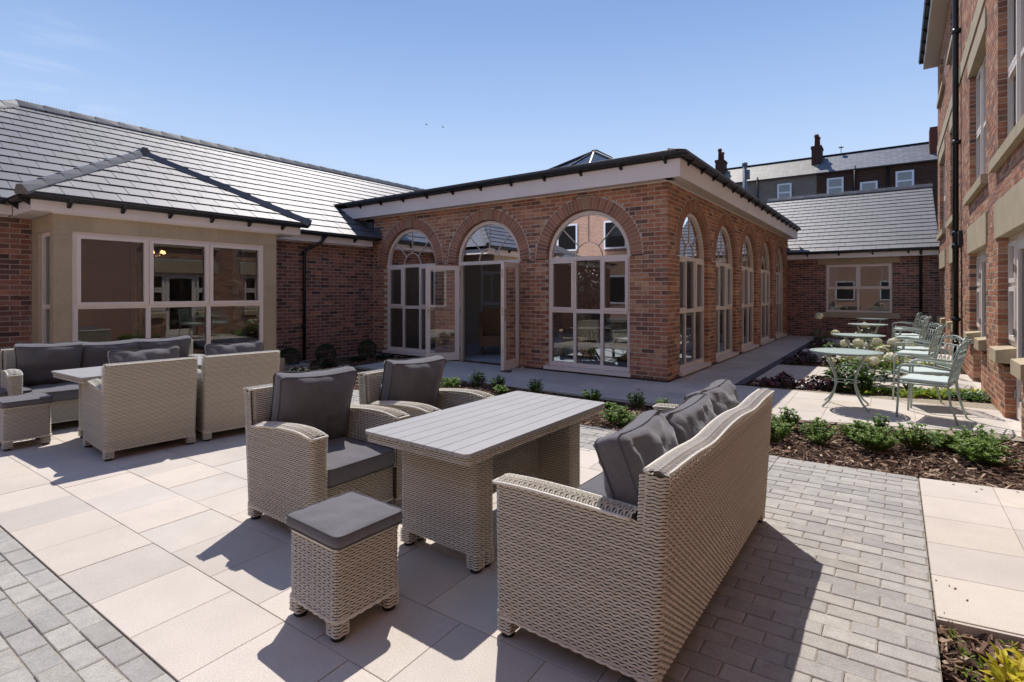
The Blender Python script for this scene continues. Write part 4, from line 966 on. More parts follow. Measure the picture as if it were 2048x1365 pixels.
def cushion(parent, name, cx, cy, cz, w_, d, h, rot=(0, 0, 0), puff=.03, pinch=.02, ear=.0, seed=0, wr=.004, m='cush', pipe=True, n=22):
    """box cushion, local x width d?, centre at c; top and bottom faces puffed, gusset with two piping lines"""
    g = G(); rr = random.Random(seed)
    def outline(u, v):
        x = u * d / 2 * (1 - pinch / (d / 2) * (1 - v * v)); y = v * w_ / 2 * (1 - pinch / (w_ / 2) * (1 - u * u))
        k = .04; rad = max(0, (abs(u) + abs(v)) - 1.86); x -= math.copysign(rad * d * .16, u); y -= math.copysign(rad * w_ * .16, v)
        return x, y
    mt = Matrix.Translation((cx, cy, cz)) @ mathutils.Euler(rot).to_matrix().to_4x4()
    def z_at(u, v, sgn):
        e = ((1 - abs(u) ** 3.2) * (1 - abs(v) ** 3.2)); zz = h / 2 + puff * max(0, e) ** .55
        nz = mnoise.noise((u * 2.2 + seed * 3.1, v * 2.2, sgn * 5)) * wr * 2 + mnoise.noise((u * 6 + seed, v * 5 - seed, sgn * 3)) * wr
        edge = max(abs(u), abs(v)); zz += nz * (1 if edge < .98 else .3)
        if ear: zz += 0
        return sgn * zz
    for sgn in (1, -1):
        b = len(g.v)
        for i in range(n + 1):
            for j in range(n + 1):
                u = -math.cos(math.pi * i / n) * .35 + (-1 + 2 * i / n) * .65; v = -math.cos(math.pi * j / n) * .35 + (-1 + 2 * j / n) * .65
                x, y = outline(u, v); g.v.append(tuple(mt @ Vector((x, y, z_at(u, v, sgn)))))
        for i in range(n):
            for j in range(n):
                q = (b + i * (n + 1) + j, b + (i + 1) * (n + 1) + j, b + (i + 1) * (n + 1) + j + 1, b + i * (n + 1) + j + 1); g.f.append(q if sgn > 0 else q[::-1])
    # gusset
    ring = []
    tt = [-1 + 2 * k / n for k in range(n)]
    for v in tt: ring.append((1, v))
    for u in tt: ring.append((-u, 1))
    for v in tt: ring.append((-1, -v))
    for u in tt: ring.append((u, -1))
    b = len(g.v); L_ = len(ring)
    for zz, bul in ((h / 2, 0), (h / 6, .008), (-h / 6, .008), (-h / 2, 0)):
        for u, v in ring:
            uu = -math.cos(math.pi * (u + 1) / 2) * .35 + u * .65; vv = -math.cos(math.pi * (v + 1) / 2) * .35 + v * .65
            x, y = outline(uu, vv); ln = math.hypot(x / d, y / w_) ; sx = bul * (x / d) * 2; sy = bul * (y / w_) * 2
            zn = mnoise.noise((x * 9 + seed, y * 9, zz * 9)) * wr * .5
            g.v.append(tuple(mt @ Vector((x + sx + zn, y + sy + zn, zz))))
    for r in range(3):
        for k in range(L_): g.f.append((b + r * L_ + k, b + (r + 1) * L_ + k, b + (r + 1) * L_ + (k + 1) % L_, b + r * L_ + (k + 1) % L_))
    o = g.obj(name, M[m], parent, True)
    if pipe:
        for k, zz in enumerate((h / 2, -h / 2)):
            t = G(); pts = []
            for u, v in ring:
                uu = -math.cos(math.pi * (u + 1) / 2) * .35 + u * .65; vv = -math.cos(math.pi * (v + 1) / 2) * .35 + v * .65
                x, y = outline(uu, vv); q = 1 + .003 / max(d, w_); pts.append(mt @ Vector((x * q, y * q, zz)))
            t.tube(pts, .0042, 5, closed=True); t.obj('piping', M['pipe'], o, True)
    return o
def wicker_seat(name, label, cat, loc, rz, W, D, nback, group=None, hump=0.0, ha=.655, seed=1, seat_n=None, bow=.038):
    """local +x = front, back at x=0, width along y"""
    t = thing(name, label, cat, loc, rz, group); aw = .095; bt = .085; HB = .84; y0, y1 = -W / 2, W / 2
    def arm_top(x):   # x from the back 0 to the front D
        u_ = x / D; return ha - bow + bow * math.sin(min(1, max(0, (u_ - .12) / .62)) * math.pi / 2) - .6 * bow * max(0, (u_ - .78) / .22) ** 1.6
    def back_top(y):
        v = y / (W / 2); return HB - .004 + hump * .3 * math.exp(-(v / .25) ** 2) - hump * math.exp(-((abs(v) - .42) / .2) ** 2)
    ln = .06
    fr, LL = path_fn([(D, y0 + aw), (D, y0), (0, y0), (0, y1), (D, y1), (D, y1 - aw)], lean=[(.012, 0), (.012, -.012), (-ln, -.012), (-ln, .012), (.012, .012), (.012, 0)])
    W1 = Weave()
    def bm(a):
        p, _ = fr(a, 0); x, y = p.x, p.y
        if x > .07 and (a < LL * .5 or a > LL * .5): return arm_top(x) - .004 if x > .10 else back_top(y) - .004
        return back_top(y) - .004
    W1.panel(fr, 0, LL, .085, .90, bm)
    fp, fl_ = path_fn([(D - .035, y1 - aw), (D - .035, y0 + aw)]); 
    W1.panel(lambda a, b: (fp(a, b)[0], Vector((1, 0, 0))), 0, fl_, .095, .315)
    W1.obj('outer_weave', M['wick'], t)
    # arm tops: strands run across the arm
    for s_ in (-1, 1):
        yo = s_ * (W / 2 + .012); yi = s_ * (W / 2 - aw)
        A_ = Weave()
        def Qa(a, b, yo=yo, yi=yi, s_=s_):
            x = .085 + (D - .075) * b / 1.0 if False else .085 + b; tt = a / aw; y = yi + (yo - yi) * tt; z = arm_top(min(x, D)) + .012 * math.sin(math.pi * min(1, max(0, tt))) - (.012 if x > D else 0)
            dz = (arm_top(min(x + .01, D)) - arm_top(min(x, D))) / .01; return Vector((x, y, z)), Vector((-dz, 0, 1)).normalized()
        A_.panel(Qa, 0, aw, 0, D - .085 + .012, stake=.018, pitch=.0125, A=.0028)
        # inner face of the arm
        A_.panel(lambda a, b, yi=yi, s_=s_: (Vector((bt + a, yi, b)), Vector((0, -s_, 0))), 0, D - bt - .002, .30, .70, lambda a: arm_top(bt + a) - .004)
        arm = A_.obj('armrest', M['wick'], t)
        g = G(); prof = [(.03, .09), (D - .008, .09)] + [(D - .004 - (D - .06) * k / 12, arm_top(D - (D - .06) * k / 12) - .010) for k in range(13)] + [(.03, .6)]
        prism_xz(g, prof, min(s_ * (W / 2 - .010), yi + s_ * .006), max(s_ * (W / 2 - .010), yi + s_ * .006)); g.obj('arm_backing', M['dark_backing'], arm)
        g = G(); g.tube([(D + .006 + .004, yi + (yo - yi) * k / 4, arm_top(D) - .004) for k in range(5)], .007, 6); g.tube([(.085 + (D - .08) * k / 14, yo + s_ * .001, arm_top(.085 + (D - .08) * k / 14) - .003) for k in range(15)], .007, 6)
        g.tube([(.085 + (D - .08) * k / 14, yi, arm_top(.085 + (D - .08) * k / 14) - .001) for k in range(15)], .006, 6); g.obj('arm_rim', M['wick'], arm, True)
    B_ = Weave(); xb = lambda z: -ln * z
    def Qb(a, b):
        y = y0 - .008 + b; z = back_top(max(y0, min(y1, y))) + .012 * math.sin(math.pi * min(1, a / bt)); dz = 0; return Vector((xb(HB) + a, y, z)), Vector((0, 0, 1))
    B_.panel(Qb, -.004, bt + .004, 0, W + .016, stake=.018, A=.0028)
    B_.panel(lambda a, b: (Vector((bt + xb(b), y0 + aw * .2 + a, b)), Vector((1, 0, 0))), 0, W - aw * .4, .45, .84, lambda a: back_top(y0 + aw * .2 + a) - .004)
    for s_ in (-1, 1):
        B_.panel(lambda a, b, s_=s_: (Vector((bt * .99 + xb(b) - a, s_ * (W / 2 - .0), b)), Vector((0, s_, 0))), 0, .03, .60, .835)
        B_.panel(lambda a, b, s_=s_: (Vector((bt + xb(b), s_ * (W / 2 - aw * .2) - 0 + s_ * 0 + (a - aw * .1), b)), Vector((1, 0, 0))), 0, aw * .3, .58, .835)
    bk = B_.obj('back_weave', M['wick'], t)
    g = G(); n = 24
    for k in range(n):
        ya_ = y0 + .009 + (W - .018) * k / n; yb_ = y0 + .009 + (W - .018) * (k + 1) / n; za, zb_ = back_top(ya_) - .012, back_top(yb_) - .012
        g.hexa([(.011 - ln * .09, ya_, .09), (bt - .008, ya_, .09), (bt - .008, yb_, .09), (.011 - ln * .09, yb_, .09)], [(xb(HB) + .011, ya_, za), (xb(HB) + bt - .008, ya_, za), (xb(HB) + bt - .008, yb_, zb_), (xb(HB) + .011, yb_, zb_)])
    g.obj('rear_backing', M['dark_backing'], bk)
    g = G(); g.tube([(xb(HB) - .001, y0 + W * k / 30, back_top(y0 + W * k / 30) + .001) for k in range(31)], .006, 6); g.tube([(xb(HB) + bt + .001, y0 + W * k / 30, back_top(y0 + W * k / 30) + .001) for k in range(31)], .008, 6); g.obj('back_rim', M['wick'], bk, True)
    g = G(); g.box(bt, y0 + aw, .10, D - .045, y1 - aw, .31); g.obj('seat_base', M['dark_backing'], t)
    g = G(); pts = [(D - .02, y0 + .0), (0, y0), (0, y1), (D - .02, y1)]
    rim, rl = path_fn([(D, y0 + aw), (D, y0), (0, y0), (0, y1), (D, y1), (D, y1 - aw)], lean=[(0, 0)] * 6)
    for ph in (0, 1):
        g.tube([rim(rl * k / 260, .087 + .0045 * math.sin(k * .8 + ph * math.pi))[0] + rim(rl * k / 260, 0)[1] * (.002 + .003 * math.cos(k * .8 + ph * math.pi)) for k in range(261)], .0055, 5)
    g.tube([(D - .03, y0 + aw + (W - 2 * aw) * k / 20, .092) for k in range(21)], .008, 6); g.obj('bottom_rim', M['wick'], t, True)
    q = .035; legs(t, [(D - q, y0 + q), (D - q, y1 - q), (q, y0 + q), (q, y1 - q)])
    iw = (W - 2 * aw) / (seat_n or nback)
    for k in range(seat_n or nback):
        yc = y0 + aw + iw * (k + .5); cushion(t, 'seat_cushion', bt + (D - bt) / 2 + .008, yc, .315 + .055, iw - .008, D - bt - .02, .10, puff=.020, pinch=.003, seed=seed + k)
    iw = (W - 2 * aw) / nback
    for k in range(nback):
        yc = y0 + aw + iw * (k + .5)
        cushion(t, 'back_cushion', bt + .085 - .02 * (k % 2) * (nback > 1), yc, (.655 if nback > 1 else .675) + .010 * math.sin(seed * 3 + k * 2.3), iw + .03, .50 if nback > 1 else .53, .10, rot=(R(4) * math.sin(seed + k * 1.9), R(-(90 - 15 - 5 * (nback > 1))), R(3) * math.sin(seed * 2 + k)), puff=.062, pinch=.022, seed=seed * 7 + k + 20, wr=.015)
    return t
wicker_seat('wicker_sofa', 'three seat woven wicker sofa seen from behind, with three grey back cushions', 'sofa', (2.335, -5.71, 0), R(180), 1.92, .70, 3, 'wicker sofas', hump=.016, ha=.668, seed=3, bow=.012)
a1 = wicker_seat('wicker_armchair', 'woven armchair behind the wicker stool, facing the slatted table', 'armchair', (-.39, -6.34, 0), 0, .72, .72, 1, 'wicker armchairs', seed=5)
a2 = copy_tree(a1); a2.location = (-.33, -5.49, 0); a2.rotation_euler = (0, 0, R(2)); a2['label'] = 'woven armchair at the far end of the slatted table, nearest the flower bed'
a3 = copy_tree(a1); a3.location = (-2.50, -6.49, 0); a3.rotation_euler = (0, 0, R(180 - 3)); a3['label'] = 'woven armchair seen from behind, nearer the left edge, at the bay window table'
a4 = copy_tree(a1); a4.location = (-2.43, -5.70, 0); a4.rotation_euler = (0, 0, R(180 - 7)); a4['label'] = 'woven armchair seen from behind, right of the other, before the brick wall'
wicker_seat('wicker_sofa', 'woven wicker sofa with dark cushions standing under the bay window', 'sofa', (-4.83, -6.16, 0), R(-5), 1.86, .72, 3, 'wicker sofas', seed=11)
# tables
def dining_table(label, loc, rz, L_=1.5, Wd=.78, H_=.69):
    t = thing('dining_table', label, 'table', loc, rz, 'slatted garden tables'); n = 8; sw = Wd / n
    for k in range(n):
        x0 = -Wd / 2 + k * sw + .002; x1 = x0 + sw - .004; c = .022; g = G(); y0, y1 = -L_ / 2, L_ / 2
        if k == 0: pts = [(x0 + c, y0), (x1, y0), (x1, y1), (x0 + c, y1), (x0, y1 - c), (x0, y0 + c)]
        elif k == n - 1: pts = [(x0, y0), (x1 - c, y0), (x1, y0 + c), (x1, y1 - c), (x1 - c, y1), (x0, y1)]
        else: pts = [(x0, y0), (x1, y0), (x1, y1), (x0, y1)]
        g.hexa([(x, y, H_ - .018) for x, y in pts], [(x, y, H_) for x, y in pts]); g.obj('slat', M['slat'], t)
    g = G(); g.box(-Wd / 2 + .03, -L_ / 2 + .03, H_ - .05, Wd / 2 - .03, L_ / 2 - .03, H_ - .0195); g.obj('top_board', M['dark_backing'], t)
    w_ = Weave(); q = .012; f, Ln = path_fn([(0, -L_ / 2 + q), (Wd / 2 - q, -L_ / 2 + q), (Wd / 2 - q, L_ / 2 - q), (-Wd / 2 + q, L_ / 2 - q), (-Wd / 2 + q, -L_ / 2 + q), (0, -L_ / 2 + q)], r=.03)
    w_.panel(f, 0, Ln, H_ - .062, H_ - .018, pitch=.011); w_.obj('apron', M['wick'], t)
    pw, pd = .58, .15; hy = L_ / 2 - .265
    for s_ in (-1, 1):
        w_ = Weave(); yc = s_ * hy
        ff, Ln = path_fn([(0, yc - pd / 2), (pw / 2, yc - pd / 2), (pw / 2, yc + pd / 2), (-pw / 2, yc + pd / 2), (-pw / 2, yc - pd / 2), (0, yc - pd / 2)], r=.03)
        w_.panel(ff, 0, Ln, .09, H_ - .055); p = w_.obj('pedestal', M['wick'], t)
        g = G(); g.box(-pw / 2 + .01, yc - pd / 2 + .01, .095, pw / 2 - .01, yc + pd / 2 - .01, H_ - .05); g.obj('pedestal_backing', M['dark_backing'], p)
        legs(t, [(sx * (pw / 2 - .036), yc + sy * (pd / 2 - .036)) for sx in (-1, 1) for sy in (-1, 1)], h=.09)
    w_ = Weave(); ll = 2 * hy - pd
    for s_ in (-1, 1): w_.panel(lambda a, b, s_=s_: (Vector((s_ * .03, -ll / 2 + a, b)), Vector((s_, 0, 0))), 0, ll, .22, H_ - .055)
    st = w_.obj('stretcher', M['wick'], t); g = G(); g.box(-.022, -ll / 2, .225, .022, ll / 2, H_ - .05); g.obj('stretcher_backing', M['dark_backing'], st)
    return t
dining_table('grey slatted wicker table standing between the near sofa and two armchairs', (.975, -5.80, 0), 0)
dining_table('grey slatted wicker table half hidden behind two armchairs by the bay window', (-3.42, -6.16, 0), R(3))
def stool(label, loc, rz):
    t = thing('wicker_stool', label, 'stool', loc, rz, 'wicker stools'); hx, hy = .178, .172
    w_ = Weave(); f, Ln = path_fn([(0, -hy), (hx, -hy), (hx, hy), (-hx, hy), (-hx, -hy), (0, -hy)], lean=[(0, 0)] * 6, r=.03)
    w_.panel(f, 0, Ln, .085, .40); w_.obj('body', M['wick'], t)
    g = G(); g.hexa([(x * (hx - .009), y * (hy - .009), .09) for x, y in ((-1, -1), (1, -1), (1, 1), (-1, 1))], [(x * (hx - .009), y * (hy - .009), .39) for x, y in ((-1, -1), (1, -1), (1, 1), (-1, 1))]); g.obj('body_backing', M['dark_backing'], t)
    g = G()
    for ph in (0, 1): g.tube([f(Ln * k / 120, .087 + .0045 * math.sin(k * .8 + ph * math.pi))[0] + f(Ln * k / 120, 0)[1] * (.002 + .003 * math.cos(k * .8 + ph * math.pi)) for k in range(121)], .0055, 5)
    g.obj('rim', M['wick'], t, True); g = G(); g.tube([f(Ln * k / 40, .397)[0] for k in range(41)], .009, 6); g.obj('top_rim', M['wick'], t, True)
    legs(t, [(sx * (hx - .036), sy * (hy - .036)) for sx in (-1, 1) for sy in (-1, 1)], h=.09)
    cushion(t, 'seat_cushion', 0, 0, .428, .36, .395, .048, puff=.012, pinch=.001, seed=int(loc[0] * 10)); return t
stool('small wicker stool with grey pad in the foreground, beside the slatted table', (.965, -6.945, 0), R(-1))
stool('wicker stool with grey pad at the left edge, before the sofa arm', (-3.80, -7.12, 0), R(-2))
stool('wicker stool cut off by the left edge of the photo, behind another stool', (-4.47, -7.13, 0), R(-4))

# ------------------------------------------------------------ mint metal furniture
def round_table(label, loc):
    t = thing('bistro_table', label, 'table', loc, 0, 'round mint metal tables'); r = .405; H_ = .715
    g = G(); n = 48; g.disc((0, 0), r - .045, H_ - .012, H_ - .002, n)
    for k in range(n):
        a0, a1 = 2 * math.pi * k / n, 2 * math.pi * (k + (1 if k % 2 else .999)) / n
        if k % 2:
            q = [(rr * math.cos(a), rr * math.sin(a)) for rr, a in ((r - .047, a0), (r - .028, a0), (r - .028, a1), (r - .047, a1))]
            g.hexa([(x, y, H_ - .011) for x, y in q], [(x, y, H_ - .003) for x, y in q])
        q = [(rr * math.cos(a), rr * math.sin(a)) for rr, a in ((r - .029, a0), (r, a0), (r, 2 * math.pi * (k + 1) / n), (r - .029, 2 * math.pi * (k + 1) / n))]
        g.hexa([(x, y, H_ - .014) for x, y in q], [(x, y, H_ - .001) for x, y in q])
    g.obj('tabletop', M['mint'], t)
    for k in range(4):
        a = R(45 + 90 * k + 2); c, s_ = math.cos(a), math.sin(a)
        pr = [(.30, H_ - .02), (.27, .62), (.20, .50), (.155, .38), (.15, .28), (.19, .17), (.26, .08), (.345, .012)]
        g = G(); pts = []
        for i in range(len(pr) - 1):
            for q in (0, .5):
                pts.append((pr[i][0] * (1 - q) + pr[i + 1][0] * q, pr[i][1] * (1 - q) + pr[i + 1][1] * q))
        pts.append(pr[-1]); g.tube([(x * c, x * s_, z) for x, z in pts], .013, 7); g.obj('leg', M['mint'], t, True)
    for z, rr in ((.33, .155), (H_ - .03, .30)):
        g = G(); g.tube([(rr * math.cos(R(10 * k)), rr * math.sin(R(10 * k)), z) for k in range(36)], .007, 6, closed=True); g.obj('ring', M['mint'], t, True)
    return t
rt = round_table('nearest round mint metal table, on the slabs by the purple plants', (2.49, -.40, 0))
for (x, y), lb in (((2.47, 2.88), 'second nearest round mint metal table, standing among white hydrangeas'), ((2.46, 6.9), 'third round mint metal table, just in front of the farthest one'), ((2.44, 10.5), 'farthest round mint metal table, in front of the back wing window')):
    c = copy_tree(rt); c.location = (x, y, 0); c['label'] = lb
def metal_chair(label, loc, rz):
    t = thing('metal_chair', label, 'chair', loc, rz, 'mint metal armchairs'); m = M['mint']; hw = .275; r = .012
    # local: front +x
    for s_ in (-1, 1):
        g = G(); y = s_ * hw
        pts = [(.27, y, 0), (.255, y, .30), (.25, y, .56)] + [(.25 - .07 * (1 - math.cos(a)), y, .56 + .07 * math.sin(a)) for a in (.4, .8, 1.2, 1.57)] + [(.05, y, .635), (-.12, y, .61), (-.235, y * .97, .60)]
        g.tube(pts, r, 7); g.obj('front_leg', m, t, True)
        g = G(); g.tube([(-.29, y, 0), (-.225, y, .22), (-.20, y, .42), (-.235, y * .98, .62), (-.30, y * .96, .86), (-.315, y * .93, .90)], r, 7); g.obj('rear_leg', m, t, True)
    g = G(); g.tube([(.245, -hw, .415), (.245, hw, .415)], r * .9, 6); g.tube([(-.20, -hw, .415), (-.20, hw, .415)], r * .9, 6)
    for s_ in (-1, 1): g.tube([(.245, s_ * hw, .415), (-.20, s_ * hw, .415)], r * .9, 6)
    for k in range(5): g.tube([(-.2, -hw + (k + 1) * hw / 3, .412), (.245, -hw + (k + 1) * hw / 3, .412)], .005, 5)
    g.obj('seat_frame', m, t, True)
    def bp(y, z): return (-.205 - (z - .42) * .23, y, z)   # leaning back plane
    g = G()
    for z in (.50, .80): g.tube([bp(-hw * .97, z), bp(hw * .97, z)], .008, 6)
    for k in range(-2, 3):
        y = k * .10
        g.tube([bp(y - .075, .80), bp(y, .65), bp(y - .075, .50)], .005, 5); g.tube([bp(y + .075, .80), bp(y, .65), bp(y + .075, .50)], .005, 5)
    g.obj('back_lattice', m, t, True)
    g = G(); g.tube([bp(-hw * .97, .86)] + [bp(-hw * .97 + hw * 1.94 * k / 12, .86 + .055 * math.sin(math.pi * k / 12)) for k in range(1, 12)] + [bp(hw * .97, .86)], .009, 6)
    for c in (-.17, -.06, .06, .17):
        sg = 1 if c > 0 else -1; g.tube([bp(c + sg * .045 * math.cos(a) * (1 - a / 9), .86 + .045 * math.sin(a) * (1 - a / 9)) for a in [k * .5 for k in range(12)]], .0055, 5)
    g.tube([bp(0, .86 + .05 * k / 6) for k in range(7)], .006, 5)
    for s_ in (-1, 1): g.tube([(-.315 + .02 * math.cos(a) - .02, s_ * hw * .93, .90 + .022 * math.sin(a)) for a in [k * .6 for k in range(9)]], .006, 5)
    g.obj('top_scroll', m, t, True)
    cushion(t, 'seat_pad', .02, 0, .452, .50, .44, .028, puff=.010, pinch=.002, m='mint_c', pipe=False, n=12); return t
mc = metal_chair('nearest mint metal chair with pale pad, standing by the glazed side door', (3.345, -.54, 0), R(180 - 12))
spec = [((3.33, .30), 20, 'mint metal chair turned towards the nearest round table, just behind the nearest chair'),
 ((3.30, 2.75), -12, 'third mint metal chair from the viewer, beside the second round table'), ((3.30, 3.65), 16, 'mint metal chair on the far side of the second round table'),
 ((3.28, 6.6), -10, 'mint metal chair on the near side of the third round table'), ((3.28, 7.5), 15, 'mint metal chair on the far side of the third round table'),
 ((3.22, 10.1), -8, 'mint metal chair nearest the back wing wall, beside the farthest table')]
for (x, y), a, lb in spec:
    c = copy_tree(mc); c.location = (x, y, 0); c.rotation_euler = (0, 0, R(180 + a)); c['label'] = lb

# ------------------------------------------------------------ plants
ORD = 'leftmost second third fourth fifth sixth seventh eighth ninth tenth eleventh twelfth thirteenth fourteenth fifteenth sixteenth'.split()
def px_of(x, y):
    dx, dy = x - CAM.x, y - CAM.y; return (dx * _c + dy * _s) / (-dx * _s + dy * _c)
def ordinal(pts, i):
    k = sorted(range(len(pts)), key=lambda j: px_of(pts[j][0], pts[j][1])).index(i)
    return 'leftmost' if k == 0 else 'rightmost' if k == len(pts) - 1 else ORD[k] + ' from left'
def leaf(g, p, d, up, L, W, fold=.15, n=2, tip=1.0):
    """pointed leaf starting at p towards d"""
    d = d.normalized(); s_ = d.cross(up)
    if s_.length < 1e-3: s_ = Vector((1, 0, 0))
    s_.normalize(); nn = s_.cross(d); i = len(g.v)
    g.v += [tuple(p), tuple(p + d * L * .5 + s_ * W / 2 - nn * fold * W * -1), tuple(p + d * L - nn * L * .12), tuple(p + d * L * .5 - s_ * W / 2 + nn * fold * W), tuple(p + d * L * .55)]
    g.f += [(i, i + 1, i + 4), (i + 1, i + 2, i + 4), (i + 2, i + 3, i + 4), (i + 3, i, i + 4)]
def rv(): return Vector((rnd.gauss(0, 1), rnd.gauss(0, 1), rnd.gauss(0, 1))).normalized()
def shrub(name, label, loc, r=.18, h=.2, nst=26, L=.035, W=.012, m='leaf', cat='shrub', group=None, whorl=7, per=3):
    t = thing(name, label, cat, loc, rnd.uniform(0, 6), group); gs = G(); gl = G()
    for k in range(nst):
        a = rnd.uniform(0, 6.28); rr = r * rnd.random() ** .6; tip = Vector((rr * math.cos(a), rr * math.sin(a), h * rnd.uniform(.45, 1.0) * (1 - .35 * (rr / r) ** 2)))
        base = Vector((tip.x * .2, tip.y * .2, 0)); mid = base.lerp(tip, .5) + Vector((0, 0, -.01)); gs.tube([base, mid, tip], [.004, .003, .002], 4)
        for q in range(per):
            c = base.lerp(tip, 1 - q * .22) + Vector((0, 0, 0)); dr = (tip - base).normalized()
            for j in range(whorl):
                b = 6.28 * j / whorl + rnd.uniform(-.3, .3); e = Vector((math.cos(b), math.sin(b), rnd.uniform(.1, .9))) + dr * .3
                leaf(gl, c, e, Vector((0, 0, 1)), L * rnd.uniform(.7, 1.15), W * rnd.uniform(.8, 1.2))
    gs.obj('stem', M['stem'], t); gl.obj('foliage', M[m], t); return t
sp = [(.54, -3.0, .22, .19), (1.17, -2.56, .14, .16), (1.13, -2.95, .12, .17), (-1.70, -2.27, .12, .11), (-1.27, -1.98, .13, .22), (-2.58, -2.40, .17, .17), (-2.35, -2.02, .15, .24), (-1.93, -2.02, .14, .22), (-.32, -2.06, .14, .19), (.32, -2.03, .12, .22), (.72, -2.15, .13, .17),
      (.12, -2.36, .10, .10), (-2.95, -2.85, .16, .14), (-3.4, -2.3, .15, .2), (-.8, -2.5, .1, .07),
      (2.05, -2.03, .16, .20), (2.02, -2.65, .18, .2), (2.40, -2.48, .16, .23), (2.35, -1.95, .08, .13), (2.86, -2.42, .22, .2), (2.70, -2.10, .16, .17), (2.88, -1.75, .12, .19), (3.17, -2.15, .20, .22), (3.40, -1.95, .15, .15), (3.65, -1.78, .2, .2), (3.62, -2.35, .23, .2), (3.55, -2.02, .13, .15)]
sh_lab = {}
for i, (x, y, r_, h_) in enumerate(sp):
    if i < 15: lb, gp = 'small green shrub by the garden room path, ' + ordinal(sp[:15], i), 'low shrubs in the bark bed near the garden room'
    else: lb, gp = 'bushy shrub in the bark bed beyond the grey blocks, ' + ordinal(sp[15:], i - 15), 'bushy shrubs in the sunny bark bed'
    shrub('low_shrub', lb, (x, y, -.03), r_, h_ * 1.15, int(46 * (r_ / .2) ** 2 + 10), .042, .017, 'leaf', 'shrub', gp)
def heuchera(loc, r, h, lb, gp, m='leaf_p', cat='plant', name='purple_plant', sz=.055, n=46):
    t = thing(name, lb, cat, loc, rnd.uniform(0, 6), gp); gs = G(); gl = G()
    for k in range(n):
        a = rnd.uniform(0, 6.28); rr = r * rnd.random() ** .5; z = h * rnd.uniform(.4, 1) * (1 - .3 * (rr / r) ** 2); c = Vector((rr * math.cos(a), rr * math.sin(a), z))
        gs.tube([(c.x * .1, c.y * .1, 0), (c.x * .6, c.y * .6, z * .7), tuple(c)], .002, 3)
        nn = (Vector((math.cos(a) * .6, math.sin(a) * .6, .8)) + rv() * .35).normalized(); u = nn.cross(Vector((0, 0, 1)))
        u = u.normalized() if u.length > .01 else Vector((1, 0, 0)); v = nn.cross(u); i = len(gl.v); gl.v.append(tuple(c)); w_ = sz * rnd.uniform(.6, 1.15); K_ = 12
        for j in range(K_):
            b = 6.28 * j / K_; q = w_ * (1 - .22 * (j % 2)) * (.85 + .15 * math.cos(b)); gl.v.append(tuple(c + (u * math.cos(b) + v * math.sin(b)) * q - nn * w_ * (.18 if j % 2 else .05) + nn * rnd.uniform(-.004, .004)))
        for j in range(K_): gl.f.append((i, i + 1 + j, i + 1 + (j + 1) % K_))
    gs.obj('stem', M['stem'], t); gl.obj('foliage', M[m], t)
HE = ((1.42, .62, .15, .17), (1.60, .78, .15, .26), (1.86, .80, .16, .14), (2.02, 1.0, .17, .22), (2.2, .85, .17, .24), (1.3, 3.75, .2, .22), (1.5, 4.3, .2, .26), (1.9, 4.1, .2, .25), (1.35, 4.8, .2, .25), (1.5, 7.7, .25, .3), (2.0, 8.2, .25, .3), (1.3, 8.4, .2, .3))
for i, (x, y, r_, h_) in enumerate(HE):
    near = y < 2; heuchera((x, y, -.03), r_, h_, 'dark purple plant behind the nearest round table, ' + ordinal(HE[:5], i) if near else 'dark purple plant in the farther beds, ' + ordinal(HE[5:], i - 5), 'purple plants behind the nearest table' if near else 'purple plants in the far beds')
def hosta(loc, r, h, lb, gp, m='leaf_y', n=34, L=.16, W=.05, name='lime_plant', cat='plant', up=.5):
    t = thing(name, lb, cat, loc, rnd.uniform(0, 6), gp); gl = G()
    for k in range(n):
        a = rnd.uniform(0, 6.28); rr = r * rnd.random() ** .7 * .8; b = Vector((rr * math.cos(a), rr * math.sin(a), h * rnd.uniform(.1, .7)))
        leaf(gl, b, Vector((math.cos(a + rnd.gauss(0, .4)), math.sin(a + rnd.gauss(0, .4)), rnd.uniform(.0, up * 1.6))), Vector((0, 0, 1)), L * rnd.uniform(.6, 1.1), W * rnd.uniform(.7, 1.1), .2)
    gl.obj('foliage', M[m], t)
hx = [(2.75, .95), (2.95, 1.05), (3.1, .92), (3.3, 1.12), (3.5, 1.1), (3.7, 1.2), (3.88, 1.3), (3.2, 1.4), (3.6, 1.5), (2.6, .75), (3.9, 1.6), (3.42, 1.28), (3.95, 1.15)]
for i, (x, y) in enumerate(hx):
    m = rnd.choice(['leaf_y', 'leaf_y', 'leaf_h']); hosta((x, y, -.03), .16, .10, 'low lime ground plant behind the nearest chair, ' + ordinal(hx, i), 'ground plants behind the nearest chair', m, 60, .10, .05, up=.9)
FP = ((2.3, 4.6), (2.8, 4.4), (3.3, 4.3), (3.7, 4.9), (3.0, 5.0), (2.6, 8.2), (3.2, 8.4), (3.7, 8.6), (2.95, 4.0))
for i, (x, y) in enumerate(FP):
    hosta((x, y, -.03), .24, .2, 'lime leafy plant between the farther round tables, ' + ordinal(FP, i), 'ground plants in the farther beds', 'leaf_y', 44, .16, .07)
